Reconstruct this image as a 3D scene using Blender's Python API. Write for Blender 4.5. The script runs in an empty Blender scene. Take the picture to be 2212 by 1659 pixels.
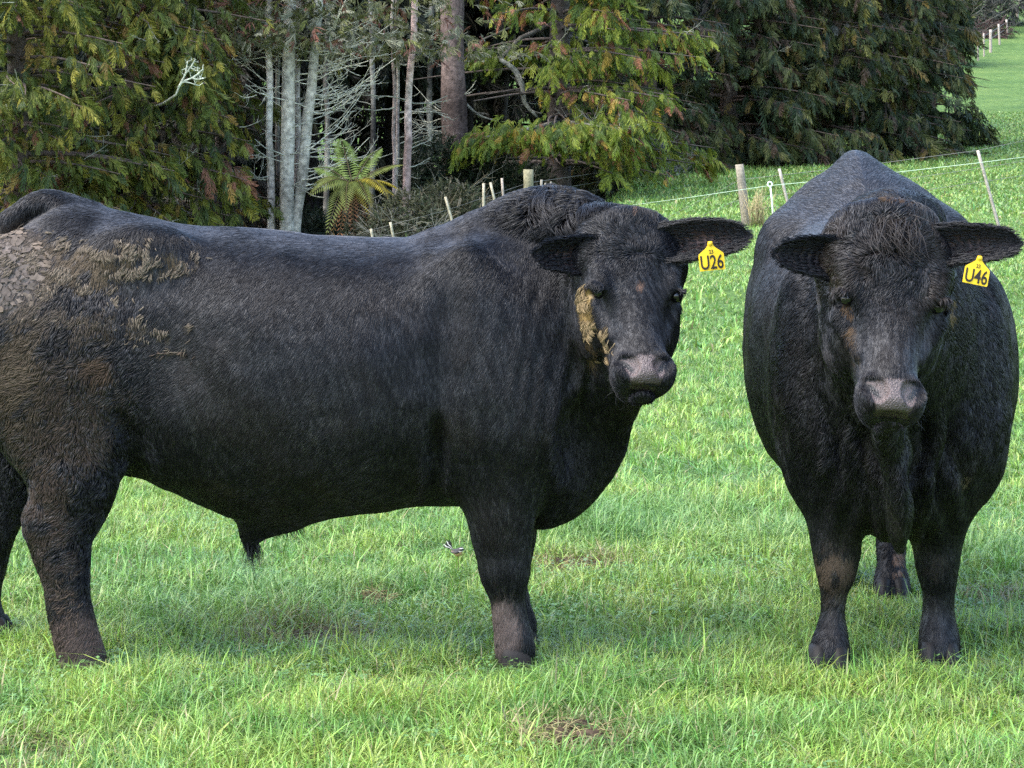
import bpy, bmesh, math, random
import numpy as np
from mathutils import Vector, Matrix

# ------------------------------------------------------------------ camera, sky, sun, exposure
SC = bpy.context.scene
COL = SC.collection
FPX, CX, HY, CAMH = 4989.0, 1106.0, 430.0, 1.52      # focal length, centre column, eye level (on a 2212 wide frame), eye height
cam_d = bpy.data.cameras.new('camera')
cam = bpy.data.objects.new('camera', cam_d)
COL.objects.link(cam)
cam.location = (0, 0, CAMH)
cam.rotation_euler = (math.radians(90), 0, 0)
cam_d.sensor_width = 36.0
cam_d.lens = 36.0 * FPX / 2212.0
cam_d.shift_y = -(829.5 - HY) / 2212.0
cam_d.clip_start, cam_d.clip_end = 0.1, 2000.0
SC.camera = cam

SUN_EL, SUN_AZ = math.radians(56), math.radians(-112)  # azimuth measured from +Y towards +X: high sun to the left, a little behind the camera
w = bpy.data.worlds.new('World')
SC.world = w
w.use_nodes = True
nt = w.node_tree
sky = nt.nodes.new('ShaderNodeTexSky')
sky.sky_type = 'NISHITA'
sky.sun_disc = False
sky.sun_elevation = SUN_EL
sky.sun_rotation = SUN_AZ
sky.dust_density = 1.6
sky.air_density = 1.0
bg = nt.nodes['Background']
nt.links.new(sky.outputs[0], bg.inputs[0])
bg.inputs[1].default_value = 0.15
sun_d = bpy.data.lights.new('sun', 'SUN')
sun_d.energy = 1.3
sun_d.angle = math.radians(55)
sun_d.color = (1.0, 0.95, 0.87)
sun = bpy.data.objects.new('sun', sun_d)
COL.objects.link(sun)
sdir = Vector((math.sin(SUN_AZ) * math.cos(SUN_EL), math.cos(SUN_AZ) * math.cos(SUN_EL), math.sin(SUN_EL)))
sun.rotation_euler = sdir.to_track_quat('Z', 'Y').to_euler()
sun.location = (-20, 10, 30)
vs = SC.view_settings
vs.view_transform = 'Standard'
vs.look = 'None'
vs.gamma = 1.0
vs.exposure = 2.25
vs.use_curve_mapping = False
try:
    SC.cycles_curves.shape = 'RIBBONS'
except Exception:
    pass
SC.cycles.use_denoising = False
SC.cycles.sample_clamp_indirect = 3.0
SC.cycles.max_bounces = 6
SC.cycles.diffuse_bounces = 3
SC.cycles.glossy_bounces = 2
SC.cycles.transmission_bounces = 3
SC.cycles.transparent_max_bounces = 4

rng = np.random.default_rng(7)
random.seed(7)


def U(px, py, Y):
    """A point seen at frame position (px, py), standing Y metres away."""
    return np.array([(px - CX) / FPX * Y, Y, CAMH - (py - HY) / FPX * Y])


def nrm(v):
    v = np.asarray(v, float)
    return v / (np.linalg.norm(v, axis=-1, keepdims=True) + 1e-12)


# ------------------------------------------------------------------ helpers: noise, meshes, materials
def _hash(ix, iy, iz, seed):
    h = (ix.astype(np.int64) * 374761393 + iy.astype(np.int64) * 668265263 + iz.astype(np.int64) * 2147483647 + seed * 1274126177)
    h = (h ^ (h >> 13)) * 1274126177
    h = h ^ (h >> 16)
    return (h & 0xFFFF).astype(np.float32) / 65535.0


def vnoise(P, scale, seed=0):
    """value noise in 0..1; P (n,3)"""
    q = np.asarray(P, float) / scale + 137.3
    i = np.floor(q).astype(np.int64)
    f = (q - i)
    f = f * f * (3 - 2 * f)
    out = 0
    for dx in (0, 1):
        for dy in (0, 1):
            for dz in (0, 1):
                wgt = (f[:, 0] if dx else 1 - f[:, 0]) * (f[:, 1] if dy else 1 - f[:, 1]) * (f[:, 2] if dz else 1 - f[:, 2])
                out = out + wgt * _hash(i[:, 0] + dx, i[:, 1] + dy, i[:, 2] + dz, seed)
    return out


def fbm(P, scale, seed=0, octs=3):
    s, a, tot = 0, 1.0, 0
    for o in range(octs):
        s = s + a * vnoise(P, scale / (2 ** o), seed + o * 11)
        tot += a
        a *= 0.5
    return s / tot


def sstep(a, b, x):
    t = np.clip((x - a) / (b - a + 1e-12), 0, 1)
    return t * t * (3 - 2 * t)


def mesh_np(name, V, F, mat=None, col=None, parent=None, smooth=True, matidx=None, Vn=None):
    """one mesh object from numpy arrays; F: (n,k) or list of such arrays; col per vertex (n,3)"""
    V = np.ascontiguousarray(V, dtype=np.float32)
    Fs = [np.asarray(f, dtype=np.int32) for f in (F if isinstance(F, (list, tuple)) else [F]) if len(f)]
    me = bpy.data.meshes.new(name)
    me.vertices.add(len(V))
    me.vertices.foreach_set('co', V.ravel())
    loops = np.concatenate([f.ravel() for f in Fs])
    sizes = np.concatenate([np.full(len(f), f.shape[1], np.int32) for f in Fs])
    starts = np.concatenate([[0], np.cumsum(sizes)[:-1]]).astype(np.int32)
    me.loops.add(len(loops))
    me.loops.foreach_set('vertex_index', loops.astype(np.int32))
    me.polygons.add(len(sizes))
    me.polygons.foreach_set('loop_start', starts)
    me.polygons.foreach_set('use_smooth', np.full(len(sizes), smooth, dtype=bool))
    if matidx is not None:
        me.polygons.foreach_set('material_index', matidx.astype(np.int32))
    me.update(calc_edges=True)
    if col is not None:
        a = me.attributes.new('col', 'FLOAT_COLOR', 'POINT')
        c = np.ones((len(V), 4), np.float32)
        c[:, :3] = col
        a.data.foreach_set('color', c.ravel())
    for m in (mat if isinstance(mat, (list, tuple)) else [mat]):
        if m is not None:
            me.materials.append(m)
    o = bpy.data.objects.new(name, me)
    COL.objects.link(o)
    if parent is not None:
        o.parent = parent
    return o


class MB:
    """collects pieces, then links them as one mesh object"""
    def __init__(self):
        self.v, self.q, self.t, self.c, self.n = [], [], [], [], 0

    def add(self, V, F, col=(0.1, 0.1, 0.1)):
        V = np.asarray(V, float).reshape(-1, 3)
        F = np.asarray(F, int)
        if F.size:
            (self.q if F.shape[1] == 4 else self.t).append(F + self.n)
        self.v.append(V)
        c = np.asarray(col, float)
        self.c.append(np.broadcast_to(c, V.shape) if c.ndim == 1 else c)
        self.n += len(V)

    def tube(self, pts, r, sides=6, col=(0.1, 0.1, 0.1), cap=True, rough=0.0):
        pts = np.asarray(pts, float)
        r = np.broadcast_to(np.asarray(r, float), (len(pts),))
        T = np.gradient(pts, axis=0)
        T = nrm(T)
        ref = np.array([0.31, 0.93, 0.2]) if abs(T[0, 1]) < 0.9 else np.array([0.9, 0.1, 0.3])
        A = nrm(np.cross(T, ref))
        B = np.cross(T, A)
        ang = np.linspace(0, 2 * np.pi, sides, endpoint=False)
        rr = r[:, None] * (1 + rough * (rng.random((len(pts), sides)) - 0.5))
        V = pts[:, None, :] + rr[..., None] * (np.cos(ang)[None, :, None] * A[:, None, :] + np.sin(ang)[None, :, None] * B[:, None, :])
        n, s = len(pts), sides
        i = np.arange(n - 1)[:, None] * s
        j = np.arange(s)[None, :]
        F = np.stack([i + j, i + (j + 1) % s, i + s + (j + 1) % s, i + s + j], -1).reshape(-1, 4)
        c = np.asarray(col, float)
        if c.ndim == 2:
            c = np.repeat(c, s, axis=0)
        self.add(V.reshape(-1, 3), F, c)
        if cap:
            base = self.n - n * s
            for k, o in ((0, 1), (n - 1, -1)):
                ring = base + k * s + np.arange(s)
                ctr = self.n
                cc = c if c.ndim == 1 else c[k * s]
                self.add(pts[k][None], np.zeros((0, 3), int), cc)
                tri = np.stack([np.full(s, ctr), np.roll(ring, -o), ring], -1)
                self.t.append(tri)

    def build(self, name, mat, parent=None, smooth=True):
        return mesh_np(name, np.concatenate(self.v), [np.concatenate(x) for x in (self.q, self.t) if len(x)], mat, np.concatenate(self.c), parent, smooth)


def thing(name, label, cat, loc=(0, 0, 0), rotz=0.0, group=None):
    o = bpy.data.objects.new(name, None)
    COL.objects.link(o)
    o.location = loc
    o.rotation_euler = (0, 0, rotz)
    o.empty_display_size = 0.1
    tag(o, label, cat, group)
    return o


def tag(o, label, cat, group=None, kind=None):
    o['label'] = label
    o['category'] = cat
    if group:
        o['group'] = group
    if kind:
        o['kind'] = kind
    return o


def mat_attr(name, rough=0.6, spec=0.3, noise=None, transl=0.0, bump=None, mul=1.0, sheen=0.0, coat=0.0):
    """colour from the 'col' attribute, optional procedural mottling, translucency and bump"""
    m = bpy.data.materials.new(name)
    m.use_nodes = True
    t = m.node_tree
    b = t.nodes['Principled BSDF']
    b.inputs['Roughness'].default_value = rough
    b.inputs['Specular IOR Level'].default_value = spec
    if sheen:
        b.inputs['Sheen Weight'].default_value = sheen
    if coat:
        b.inputs['Coat Weight'].default_value = coat
        b.inputs['Coat Roughness'].default_value = 0.25
    at = t.nodes.new('ShaderNodeAttribute')
    at.attribute_name = 'col'
    out = at.outputs['Color']
    tc = t.nodes.new('ShaderNodeTexCoord')
    if noise:
        sc, lo, hi = noise
        nz = t.nodes.new('ShaderNodeTexNoise')
        nz.inputs['Scale'].default_value = sc
        nz.inputs['Detail'].default_value = 5
        t.links.new(tc.outputs['Object'], nz.inputs['Vector'])
        mr = t.nodes.new('ShaderNodeMapRange')
        mr.inputs[1].default_value, mr.inputs[2].default_value = 0.3, 0.7
        mr.inputs[3].default_value, mr.inputs[4].default_value = lo, hi
        t.links.new(nz.outputs['Fac'], mr.inputs[0])
        mx = t.nodes.new('ShaderNodeMix')
        mx.data_type = 'RGBA'
        mx.blend_type = 'MULTIPLY'
        mx.inputs[0].default_value = 1.0
        t.links.new(out, mx.inputs[6])
        t.links.new(mr.outputs[0], mx.inputs[7])
        out = mx.outputs[2]
    t.links.new(out, b.inputs['Base Color'])
    if bump:
        sc, st, dist = bump
        nb = t.nodes.new('ShaderNodeTexNoise')
        nb.inputs['Scale'].default_value = sc
        nb.inputs['Detail'].default_value = 4
        t.links.new(tc.outputs['Object'], nb.inputs['Vector'])
        bp = t.nodes.new('ShaderNodeBump')
        bp.inputs['Strength'].default_value = st
        bp.inputs['Distance'].default_value = dist
        t.links.new(nb.outputs['Fac'], bp.inputs['Height'])
        t.links.new(bp.outputs[0], b.inputs['Normal'])
    if transl:
        tr = t.nodes.new('ShaderNodeBsdfTranslucent')
        t.links.new(out, tr.inputs['Color'])
        ms = t.nodes.new('ShaderNodeMixShader')
        ms.inputs[0].default_value = transl
        t.links.new(b.outputs[0], ms.inputs[1])
        t.links.new(tr.outputs[0], ms.inputs[2])
        t.links.new(ms.outputs[0], t.nodes['Material Output'].inputs[0])
    return m


def mat_hair(name):
    """short glossy coat: colour from 'col', how shiny each strand is from its alpha"""
    m = mat_attr(name, rough=0.40, spec=0.5)
    t = m.node_tree
    b = t.nodes['Principled BSDF']
    at = [n for n in t.nodes if n.type == 'ATTRIBUTE'][0]
    t.links.new(at.outputs['Alpha'], b.inputs['Specular IOR Level'])
    return m


M_HAIR = mat_hair('bull_hair')
M_SKIN = mat_attr('bull_hide', rough=0.55, spec=0.3, bump=(90, 0.5, 0.004))
M_NOSE = mat_attr('bull_nose', rough=0.26, spec=0.6, bump=(210, 1.0, 0.006), noise=(75, 0.6, 1.3))
M_EYE = mat_attr('bull_eye', rough=0.06, spec=0.55)
M_HORN = mat_attr('hoof_horn', rough=0.62, spec=0.25, bump=(60, 0.4, 0.003))
M_TAG = mat_attr('tag_plastic', rough=0.4, spec=0.4, noise=(60, 0.9, 1.05))
M_INK = mat_attr('tag_ink', rough=0.6, spec=0.2)
M_MUD = mat_attr('dry_mud', rough=0.85, spec=0.15, noise=(70, 0.7, 1.2), bump=(120, 0.5, 0.003))
M_GRASS = mat_attr('grass_blades', rough=0.40, spec=0.5, transl=0.22)
M_LEAF = mat_attr('foliage', rough=0.55, spec=0.25, transl=0.18)
M_BARK = mat_attr('bark', rough=0.85, spec=0.15, noise=(9, 0.45, 1.45), bump=(22, 0.8, 0.02))
M_WOOD = mat_attr('weathered_wood', rough=0.85, spec=0.15, noise=(26, 0.6, 1.25), bump=(40, 0.6, 0.01))
M_WIRE = mat_attr('fence_wire', rough=0.4, spec=0.5)
M_CLOT = mat_attr('mud_clots', rough=0.9, spec=0.1)
M_FEATHER = mat_attr('feathers', rough=0.7, spec=0.2)

# ------------------------------------------------------------------ ground
def prof(Y, ys, zs):
    return np.interp(Y, ys, zs)


RY = np.array([-50, 13, 20, 30, 45, 60, 75, 90, 135, 230, 420], float)
RZ = np.array([0, 0, 0.16, 0.46, 1.0, 1.95, 3.1, 4.7, 10.4, 26, 70], float)
LY = np.array([-50, 13, 20, 30, 45, 50, 60, 80, 95, 130, 420], float)
LZ = np.array([0, 0, 0.14, 0.38, 0.7, 0.35, -0.2, 0.3, 4.5, 17, 70], float)
_yy = np.linspace(-50, 420, 2000)
def _smooth(a, n):
    k = np.ones(n) / n
    return np.convolve(np.pad(a, n, mode='edge'), k, mode='same')[n:-n]
_R = _smooth(prof(_yy, RY, RZ), 31)
_L = _smooth(prof(_yy, LY, LZ), 25)


def gz(X, Y):
    X = np.asarray(X, float); Y = np.asarray(Y, float)
    r = np.interp(Y, _yy, _R)
    l = np.interp(Y, _yy, _L)
    edge = np.interp(Y, [40, 55, 60, 75, 120], [1.0, 2.2, 2.6, 4.8, 12.0])
    f = sstep(-2.2, 0.9, X - edge)
    z = l + (r - l) * f
    P = np.stack([X, Y, 0 * X], -1).reshape(-1, 3)
    b = (fbm(P, 1.7, 3, 2).reshape(X.shape) - 0.5) * 0.05
    far = sstep(12, 40, Y)
    b = b * (1 - far) + far * (fbm(P, 5.0, 5, 3).reshape(X.shape) - 0.5) * 0.28
    # a low worn bank that crosses the paddock behind the bulls
    bank = 0.18 * sstep(24, 26.5, Y + 0.5 * np.sin(X * 0.7)) * (1 - sstep(30, 44, Y)) * sstep(0.2, 2.5, X)
    return z + b + bank


def gz1(X, Y):
    return float(gz(np.array([X]), np.array([Y]))[0])


ys = np.concatenate([np.linspace(-6, 4, 8), np.linspace(4.4, 16, 60), np.linspace(16.4, 100, 150), np.linspace(102, 420, 60)])
xs = np.concatenate([np.linspace(-160, -34, 24), np.linspace(-32, -7, 50), np.linspace(-6.8, 8, 90), np.linspace(8.3, 42, 80), np.linspace(44, 190, 30)])
GX, GY = np.meshgrid(xs, ys, indexing='ij')
GV = np.stack([GX, GY, gz(GX, GY)], -1).reshape(-1, 3)
ni, nj = len(xs), len(ys)
ii = (np.arange(ni - 1)[:, None] * nj + np.arange(nj - 1)[None, :]).ravel()
GF = np.stack([ii, ii + nj, ii + nj + 1, ii + 1], -1)

mg = bpy.data.materials.new('turf')
mg.use_nodes = True
t = mg.node_tree
b = t.nodes['Principled BSDF']
b.inputs['Roughness'].default_value = 0.9
b.inputs['Specular IOR Level'].default_value = 0.1
tc = t.nodes.new('ShaderNodeTexCoord')
def _noise(scale, det=5):
    n = t.nodes.new('ShaderNodeTexNoise')
    n.inputs['Scale'].default_value = scale
    n.inputs['Detail'].default_value = det
    t.links.new(tc.outputs['Object'], n.inputs['Vector'])
    return n
n1, n2, n3 = _noise(0.5), _noise(4.0), _noise(26.0)
def _ramp(node, stops):
    r = t.nodes.new('ShaderNodeValToRGB')
    el = r.color_ramp.elements
    while len(el) < len(stops):
        el.new(0.5)
    for e, (p, c) in zip(el, stops):
        e.position = p
        e.color = (*c, 1)
    t.links.new(node.outputs['Fac'], r.inputs[0])
    return r
r1 = _ramp(n1, [(0.3, (0.075, 0.140, 0.042)), (0.55, (0.105, 0.175, 0.052)), (0.75, (0.135, 0.200, 0.062))])
r2 = _ramp(n2, [(0.3, (0.55, 0.6, 0.5)), (0.7, (1.2, 1.15, 1.1))])
r3 = _ramp(n3, [(0.3, (0.5, 0.55, 0.5)), (0.7, (1.3, 1.25, 1.2))])
mx = None
cur = r1.outputs[0]
for r in (r2, r3):
    m_ = t.nodes.new('ShaderNodeMix')
    m_.data_type = 'RGBA'
    m_.blend_type = 'MULTIPLY'
    m_.inputs[0].default_value = 0.8
    t.links.new(cur, m_.inputs[6])
    t.links.new(r.outputs[0], m_.inputs[7])
    cur = m_.outputs[2]
t.links.new(cur, b.inputs['Base Color'])
bp = t.nodes.new('ShaderNodeBump')
bp.inputs['Strength'].default_value = 0.8
bp.inputs['Distance'].default_value = 0.05
t.links.new(n3.outputs['Fac'], bp.inputs['Height'])
t.links.new(bp.outputs[0], b.inputs['Normal'])
g = mesh_np('ground', GV, GF, mg)
g['kind'] = 'structure'
g['label'] = 'green paddock turf rising to a hillside on the right'

# ------------------------------------------------------------------ bulls: an implicit surface turned into one continuous mesh
def smin(a, b, k):
    h = np.maximum(k - np.abs(a - b), 0) / k
    return np.minimum(a, b) - h * h * k * 0.25


def smax(a, b, k):
    return -smin(-a, -b, k)


def crom(P, m):
    """Catmull-Rom resampling of an (n,c) array"""
    P = np.asarray(P, float)
    n = len(P)
    Q = np.vstack([2 * P[0] - P[1], P, 2 * P[-1] - P[-2]])
    out = []
    for i in range(n - 1):
        p0, p1, p2, p3 = Q[i], Q[i + 1], Q[i + 2], Q[i + 3]
        for s in np.linspace(0, 1, m, endpoint=False):
            out.append(0.5 * ((2 * p1) + (-p0 + p2) * s + (2 * p0 - 5 * p1 + 4 * p2 - p3) * s ** 2 + (-p0 + 3 * p1 - 3 * p2 + p3) * s ** 3))
    out.append(P[-1])
    return np.array(out)


def d_ell(P, c, r, R=None):
    q = P - np.asarray(c)
    if R is not None:
        q = q @ np.asarray(R).T
    r = np.asarray(r, float)
    k0 = np.sqrt(((q / r) ** 2).sum(-1)) + 1e-9
    k1 = np.sqrt(((q / (r * r)) ** 2).sum(-1)) + 1e-9
    return k0 * (k0 - 1) / k1


def d_tube(P, ctrl, side, m=4):
    """ctrl rows: x y z a b - a is the half width along `side`, b along the other cross axis"""
    C = crom(ctrl, m)
    side = np.asarray(side, float)
    best = None
    for i in range(len(C) - 1):
        p0, p1 = C[i, :3], C[i + 1, :3]
        ax = p1 - p0
        L2 = ax @ ax + 1e-12
        tt = np.clip(((P - p0) @ ax) / L2, 0, 1)
        q = P - p0 - tt[..., None] * ax
        axn = ax / math.sqrt(L2)
        s1 = side - axn * (side @ axn)
        s1 /= np.linalg.norm(s1)
        s2 = np.cross(axn, s1)
        u, v, wv = q @ s1, q @ s2, q @ axn
        a = C[i, 3] + (C[i + 1, 3] - C[i, 3]) * tt
        bb = C[i, 4] + (C[i + 1, 4] - C[i, 4]) * tt
        mn = np.minimum(a, bb)
        k0 = np.sqrt((u / a) ** 2 + (v / bb) ** 2 + (wv / mn) ** 2) + 1e-9
        k1 = np.sqrt((u / a ** 2) ** 2 + (v / bb ** 2) ** 2 + (wv / mn ** 2) ** 2) + 1e-9
        d = k0 * (k0 - 1) / k1
        best = d if best is None else np.minimum(best, d)
    return best


class Field:
    def __init__(self, xs, ys, zs):
        self.ax = [np.asarray(a, np.float64) for a in (xs, ys, zs)]
        self.F = np.full([len(a) for a in self.ax], 1.0, np.float32)

    def block(self, lo, hi):
        sl = []
        for a, l, h in zip(self.ax, lo, hi):
            i0 = max(0, int(np.searchsorted(a, l)) - 1)
            i1 = min(len(a), int(np.searchsorted(a, h)) + 1)
            sl.append(slice(i0, max(i1, i0 + 1)))
        sl = tuple(sl)
        P = np.stack(np.meshgrid(*[a[s] for a, s in zip(self.ax, sl)], indexing='ij'), -1)
        return sl, P

    def put(self, lo, hi, fn, k, sub=False):
        sl, P = self.block(lo, hi)
        d = fn(P).astype(np.float32)
        self.F[sl] = smax(self.F[sl], -d, k) if sub else smin(self.F[sl], d, k)

    def tube(self, ctrl, side, k, m=4, sub=False):
        C = np.asarray(ctrl, float)
        R = C[:, 3:].max() + k + 0.03
        self.put(C[:, :3].min(0) - R, C[:, :3].max(0) + R, lambda P: d_tube(P, C, side, m), k, sub)

    def ell(self, c, r, k, R=None, sub=False):
        rm = max(r) + k + 0.03
        c = np.asarray(c, float)
        self.put(c - rm, c + rm, lambda P: d_ell(P, c, r, R), k, sub)

    def nets(self):
        F = self.F
        ins = F < 0
        nx, ny, nz = F.shape
        cnt = np.zeros((nx - 1, ny - 1, nz - 1), np.uint8)
        for dx in (0, 1):
            for dy in (0, 1):
                for dz in (0, 1):
                    cnt += ins[dx:nx - 1 + dx, dy:ny - 1 + dy, dz:nz - 1 + dz]
        act = np.argwhere((cnt > 0) & (cnt < 8))
        idx = np.full(cnt.shape, -1, np.int32)
        idx[act[:, 0], act[:, 1], act[:, 2]] = np.arange(len(act))
        corners = [(a, b_, c) for a in (0, 1) for b_ in (0, 1) for c in (0, 1)]
        val = np.stack([F[act[:, 0] + c[0], act[:, 1] + c[1], act[:, 2] + c[2]] for c in corners], -1)
        pos = np.stack([np.stack([self.ax[d][act[:, d] + c[d]] for d in range(3)], -1) for c in corners], 1)
        acc = np.zeros((len(act), 3))
        n = np.zeros(len(act))
        for a in range(8):
            for b_ in range(a + 1, 8):
                if sum(abs(corners[a][d] - corners[b_][d]) for d in range(3)) == 1:
                    fa, fb = val[:, a], val[:, b_]
                    x = (fa < 0) != (fb < 0)
                    tt = fa[x] / (fa[x] - fb[x])
                    acc[x] += pos[x, a] + tt[:, None] * (pos[x, b_] - pos[x, a])
                    n[x] += 1
        V = acc / n[:, None]
        quads = []
        for d in range(3):
            s0 = [slice(None)] * 3; s1 = [slice(None)] * 3
            s0[d] = slice(0, -1); s1[d] = slice(1, None)
            e = np.argwhere(ins[tuple(s0)] != ins[tuple(s1)])
            o1, o2 = [(1, 2), (2, 0), (0, 1)][d]
            ok = (e[:, o1] > 0) & (e[:, o2] > 0) & (e[:, o1] < F.shape[o1] - 1) & (e[:, o2] < F.shape[o2] - 1)
            e = e[ok]
            def cell(a, b_):
                c = e.copy()
                c[:, o1] -= a
                c[:, o2] -= b_
                return idx[c[:, 0], c[:, 1], c[:, 2]]
            q = np.stack([cell(0, 0), cell(1, 0), cell(1, 1), cell(0, 1)], -1)
            inside = ins[e[:, 0], e[:, 1], e[:, 2]]
            q[~inside] = q[~inside][:, ::-1]
            quads.append(q)
        return V, np.concatenate(quads)


def relax(V, F, it=2, lam=0.5):
    n = len(V)
    E = np.concatenate([F[:, [0, 1]], F[:, [1, 2]], F[:, [2, 3]], F[:, [3, 0]]])
    E = np.concatenate([E, E[:, ::-1]])
    deg = np.bincount(E[:, 0], minlength=n)
    for _ in range(it):
        A = np.stack([np.bincount(E[:, 0], weights=V[E[:, 1], k], minlength=n) for k in range(3)], -1) / np.maximum(deg, 1)[:, None]
        V = V + lam * (A - V)
    return V


def vnormals(V, F):
    a = np.cross(V[F[:, 2]] - V[F[:, 0]], V[F[:, 3]] - V[F[:, 1]])
    N = np.zeros_like(V)
    for c in range(4):
        for k in range(3):
            N[:, k] += np.bincount(F[:, c], weights=a[:, k], minlength=len(V))
    return nrm(N)


def graded(lo, hi, dlo, dhi, fine, coarse):
    a = [np.arange(lo, dlo, coarse), np.arange(dlo, dhi, fine), np.arange(dhi, hi + coarse, coarse)]
    return np.unique(np.round(np.concatenate(a), 5))


# ---- the head, in its own frame: h runs down the face from the poll, l to the animal's left, n out of the forehead
def head_sdf(q):
    L = (0, 1, 0)
    d = d_tube(q, [(.030, 0, -.115, .125, .096), (.080, 0, -.118, .160, .106), (.14, 0, -.122, .160, .112), (.22, 0, -.130, .134, .120), (.31, 0, -.124, .104, .106),
                   (.40, 0, -.109, .080, .091), (.47, 0, -.095, .074, .085), (.525, 0, -.09, .076, .075)], L, 4)
    d = smin(d, d_ell(q, (.10, 0, -.107), (.13, .142, .102)), .05)
    d = smin(d, d_ell(q, (.005, 0, -.085), (.046, .108, .08)), .06)
    for s in (1, -1):
        d = smin(d, d_ell(q, (.27, s * .095, -.185), (.13, .05, .085)), .05)      # cheek
        d = smin(d, d_ell(q, (.220, s * .106, -.058), (.075, .026, .046)), .045)   # brow ridge and eye socket
        d = smin(d, d_ell(q, (.510, s * .054, -.056), (.042, .034, .05)), .03)    # nostril wing
    d = smin(d, d_tube(q, [(.28, 0, -.22, .07, .06), (.40, 0, -.19, .055, .05), (.49, 0, -.165, .048, .038), (.535, 0, -.152, .040, .029)], L, 3), .04)
    d = smin(d, d_ell(q, (.535, 0, -.075), (.032, .070, .06)), .03)
    for s in (1, -1):
        d = smax(d, -d_ell(q, (.310, s * .116, -.040), (.070, .022, .030)), .03)     # hollow below the eye
        d = smax(d, -d_ell(q, (.185, s * .166, -.055), (.030, .016, .035)), .03)     # temple
        d = smin(d, d_tube(q, [(.275, s * .118, -.085, .012, .012), (.33, s * .100, -.088, .012, .012), (.39, s * .080, -.085, .010, .010)], (0, 0, 1), 3), .03)   # cheekbone
        d = smax(d, -d_ell(q, (.249, s * .140, -.048), (.0100, .022, .021)), .008)   # eye slit between the lids
        d = smin(d, d_tube(q, [(.246, s * .130, -.088, .006, .006), (.232, s * .138, -.062, .007, .007), (.233, s * .133, -.032, .007, .007), (.250, s * .120, -.014, .006, .006)], (0, 0, 1), 3), .014)   # upper lid
        d = smax(d, -d_tube(q, [(.487, s * .072, -.034, .010, .012), (.498, s * .063, -.022, .015, .026), (.514, s * .051, -.016, .015, .032), (.531, s * .041, -.016, .011, .026), (.543, s * .036, -.022, .006, .012)], (0, 0, 1), 3), .008)
    d = smax(d, -d_ell(q, (.575, 0, -.105), (.012, .085, .07)), .012)             # mouth line
    return d


def nose_mask(q):
    h, l, n = q[:, 0], np.abs(q[:, 1]), q[:, 2]
    top = .476 + .012 * (l / .05) ** 2 * (l < .05) + .012 * (l >= .05)
    lat = .041 + (.575 - h) * 0.30
    return (h > top) & (h < .572) & (l < np.minimum(lat, .084)) & (n > -.085)


def ear_mesh(base, tip, face, width, cup, sag, nu=22, nv=13):
    """cupped leaf-shaped ear; returns verts, quads, and (u,v) per vertex"""
    base, tip = np.asarray(base, float), np.asarray(tip, float)
    L = np.linalg.norm(tip - base)
    a = (tip - base) / L
    f = nrm(np.asarray(face, float) - a * (np.asarray(face, float) @ a))
    wd = np.cross(a, f)
    u = np.linspace(0, 1, nu)
    v = np.linspace(-1, 1, nv)
    Ug, Vg = np.meshgrid(u, v, indexing='ij')
    prof_ = np.interp(Ug, [0, .12, .3, .5, .7, .85, .95, 1.0], [.66, .74, .90, 1.0, .98, .84, .60, .12])
    half = width * .5 * prof_
    cupz = cup * (Vg ** 2) * prof_ - .012 * np.cos(Vg * 3.1) * (1 - Ug)
    fl = Vg * (1 - .25 * Ug * (1 - np.abs(Vg)))
    P = base + a * (Ug * L)[..., None] + wd * (fl * half)[..., None] + f * cupz[..., None]
    P[..., 2] += .020 * np.sin(np.pi * Ug ** .8) - sag * Ug * Ug
    th = .004 + .006 * (1 - Ug)
    back = P - f * (th * (1 - .75 * Vg ** 2))[..., None] - f * .002
    V = np.concatenate([P.reshape(-1, 3), back.reshape(-1, 3)])
    n0 = nu * nv
    i = (np.arange(nu - 1)[:, None] * nv + np.arange(nv - 1)[None, :]).ravel()
    F1 = np.stack([i, i + nv, i + nv + 1, i + 1], -1)
    F2 = F1[:, ::-1] + n0
    rim = []
    for j in range(nu - 1):
        for vv, fl_ in ((0, 0), (nv - 1, 1)):
            q = [j * nv + vv, j * nv + vv + n0, (j + 1) * nv + vv + n0, (j + 1) * nv + vv]
            rim.append(q if fl_ else q[::-1])
    for j in range(nv - 1):
        q = [(nu - 1) * nv + j, (nu - 1) * nv + j + n0, (nu - 1) * nv + j + 1 + n0, (nu - 1) * nv + j + 1]
        rim.append(q)
    F = np.concatenate([F1, F2, np.array(rim)])
    # outward orientation: inner sheet faces f
    nn = np.cross(P[1, 0] - P[0, 0], P[0, 1] - P[0, 0])
    if nn @ f < 0:
        F = F[:, ::-1]
    inner = np.concatenate([np.ones(n0, bool), np.zeros(n0, bool)])
    return V, F, np.tile(Ug.ravel(), 2), np.tile(Vg.ravel(), 2), inner, a, f, wd


def hair_obj(name, R, pts, rad, col, parent, mat=None, gloss=.4):
    """R unused root list; pts (n,k,3), rad (n,k), col (n,3) -> one hair-curves object"""
    n, k, _ = pts.shape
    hc = bpy.data.hair_curves.new(name)
    hc.add_curves([k] * n)
    hc.attributes['position'].data.foreach_set('vector', np.ascontiguousarray(pts, np.float32).ravel())
    ra = hc.attributes.get('radius') or hc.attributes.new('radius', 'FLOAT', 'POINT')
    ra.data.foreach_set('value', np.ascontiguousarray(rad, np.float32).ravel())
    ca = hc.attributes.new('col', 'FLOAT_COLOR', 'CURVE')
    c = np.ones((n, 4), np.float32)
    c[:, :3] = col
    c[:, 3] = gloss
    ca.data.foreach_set('color', c.ravel())
    hc.materials.append(mat or M_HAIR)
    o = bpy.data.objects.new(name, hc)
    COL.objects.link(o)
    if parent is not None:
        o.parent = parent
    return o


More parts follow.
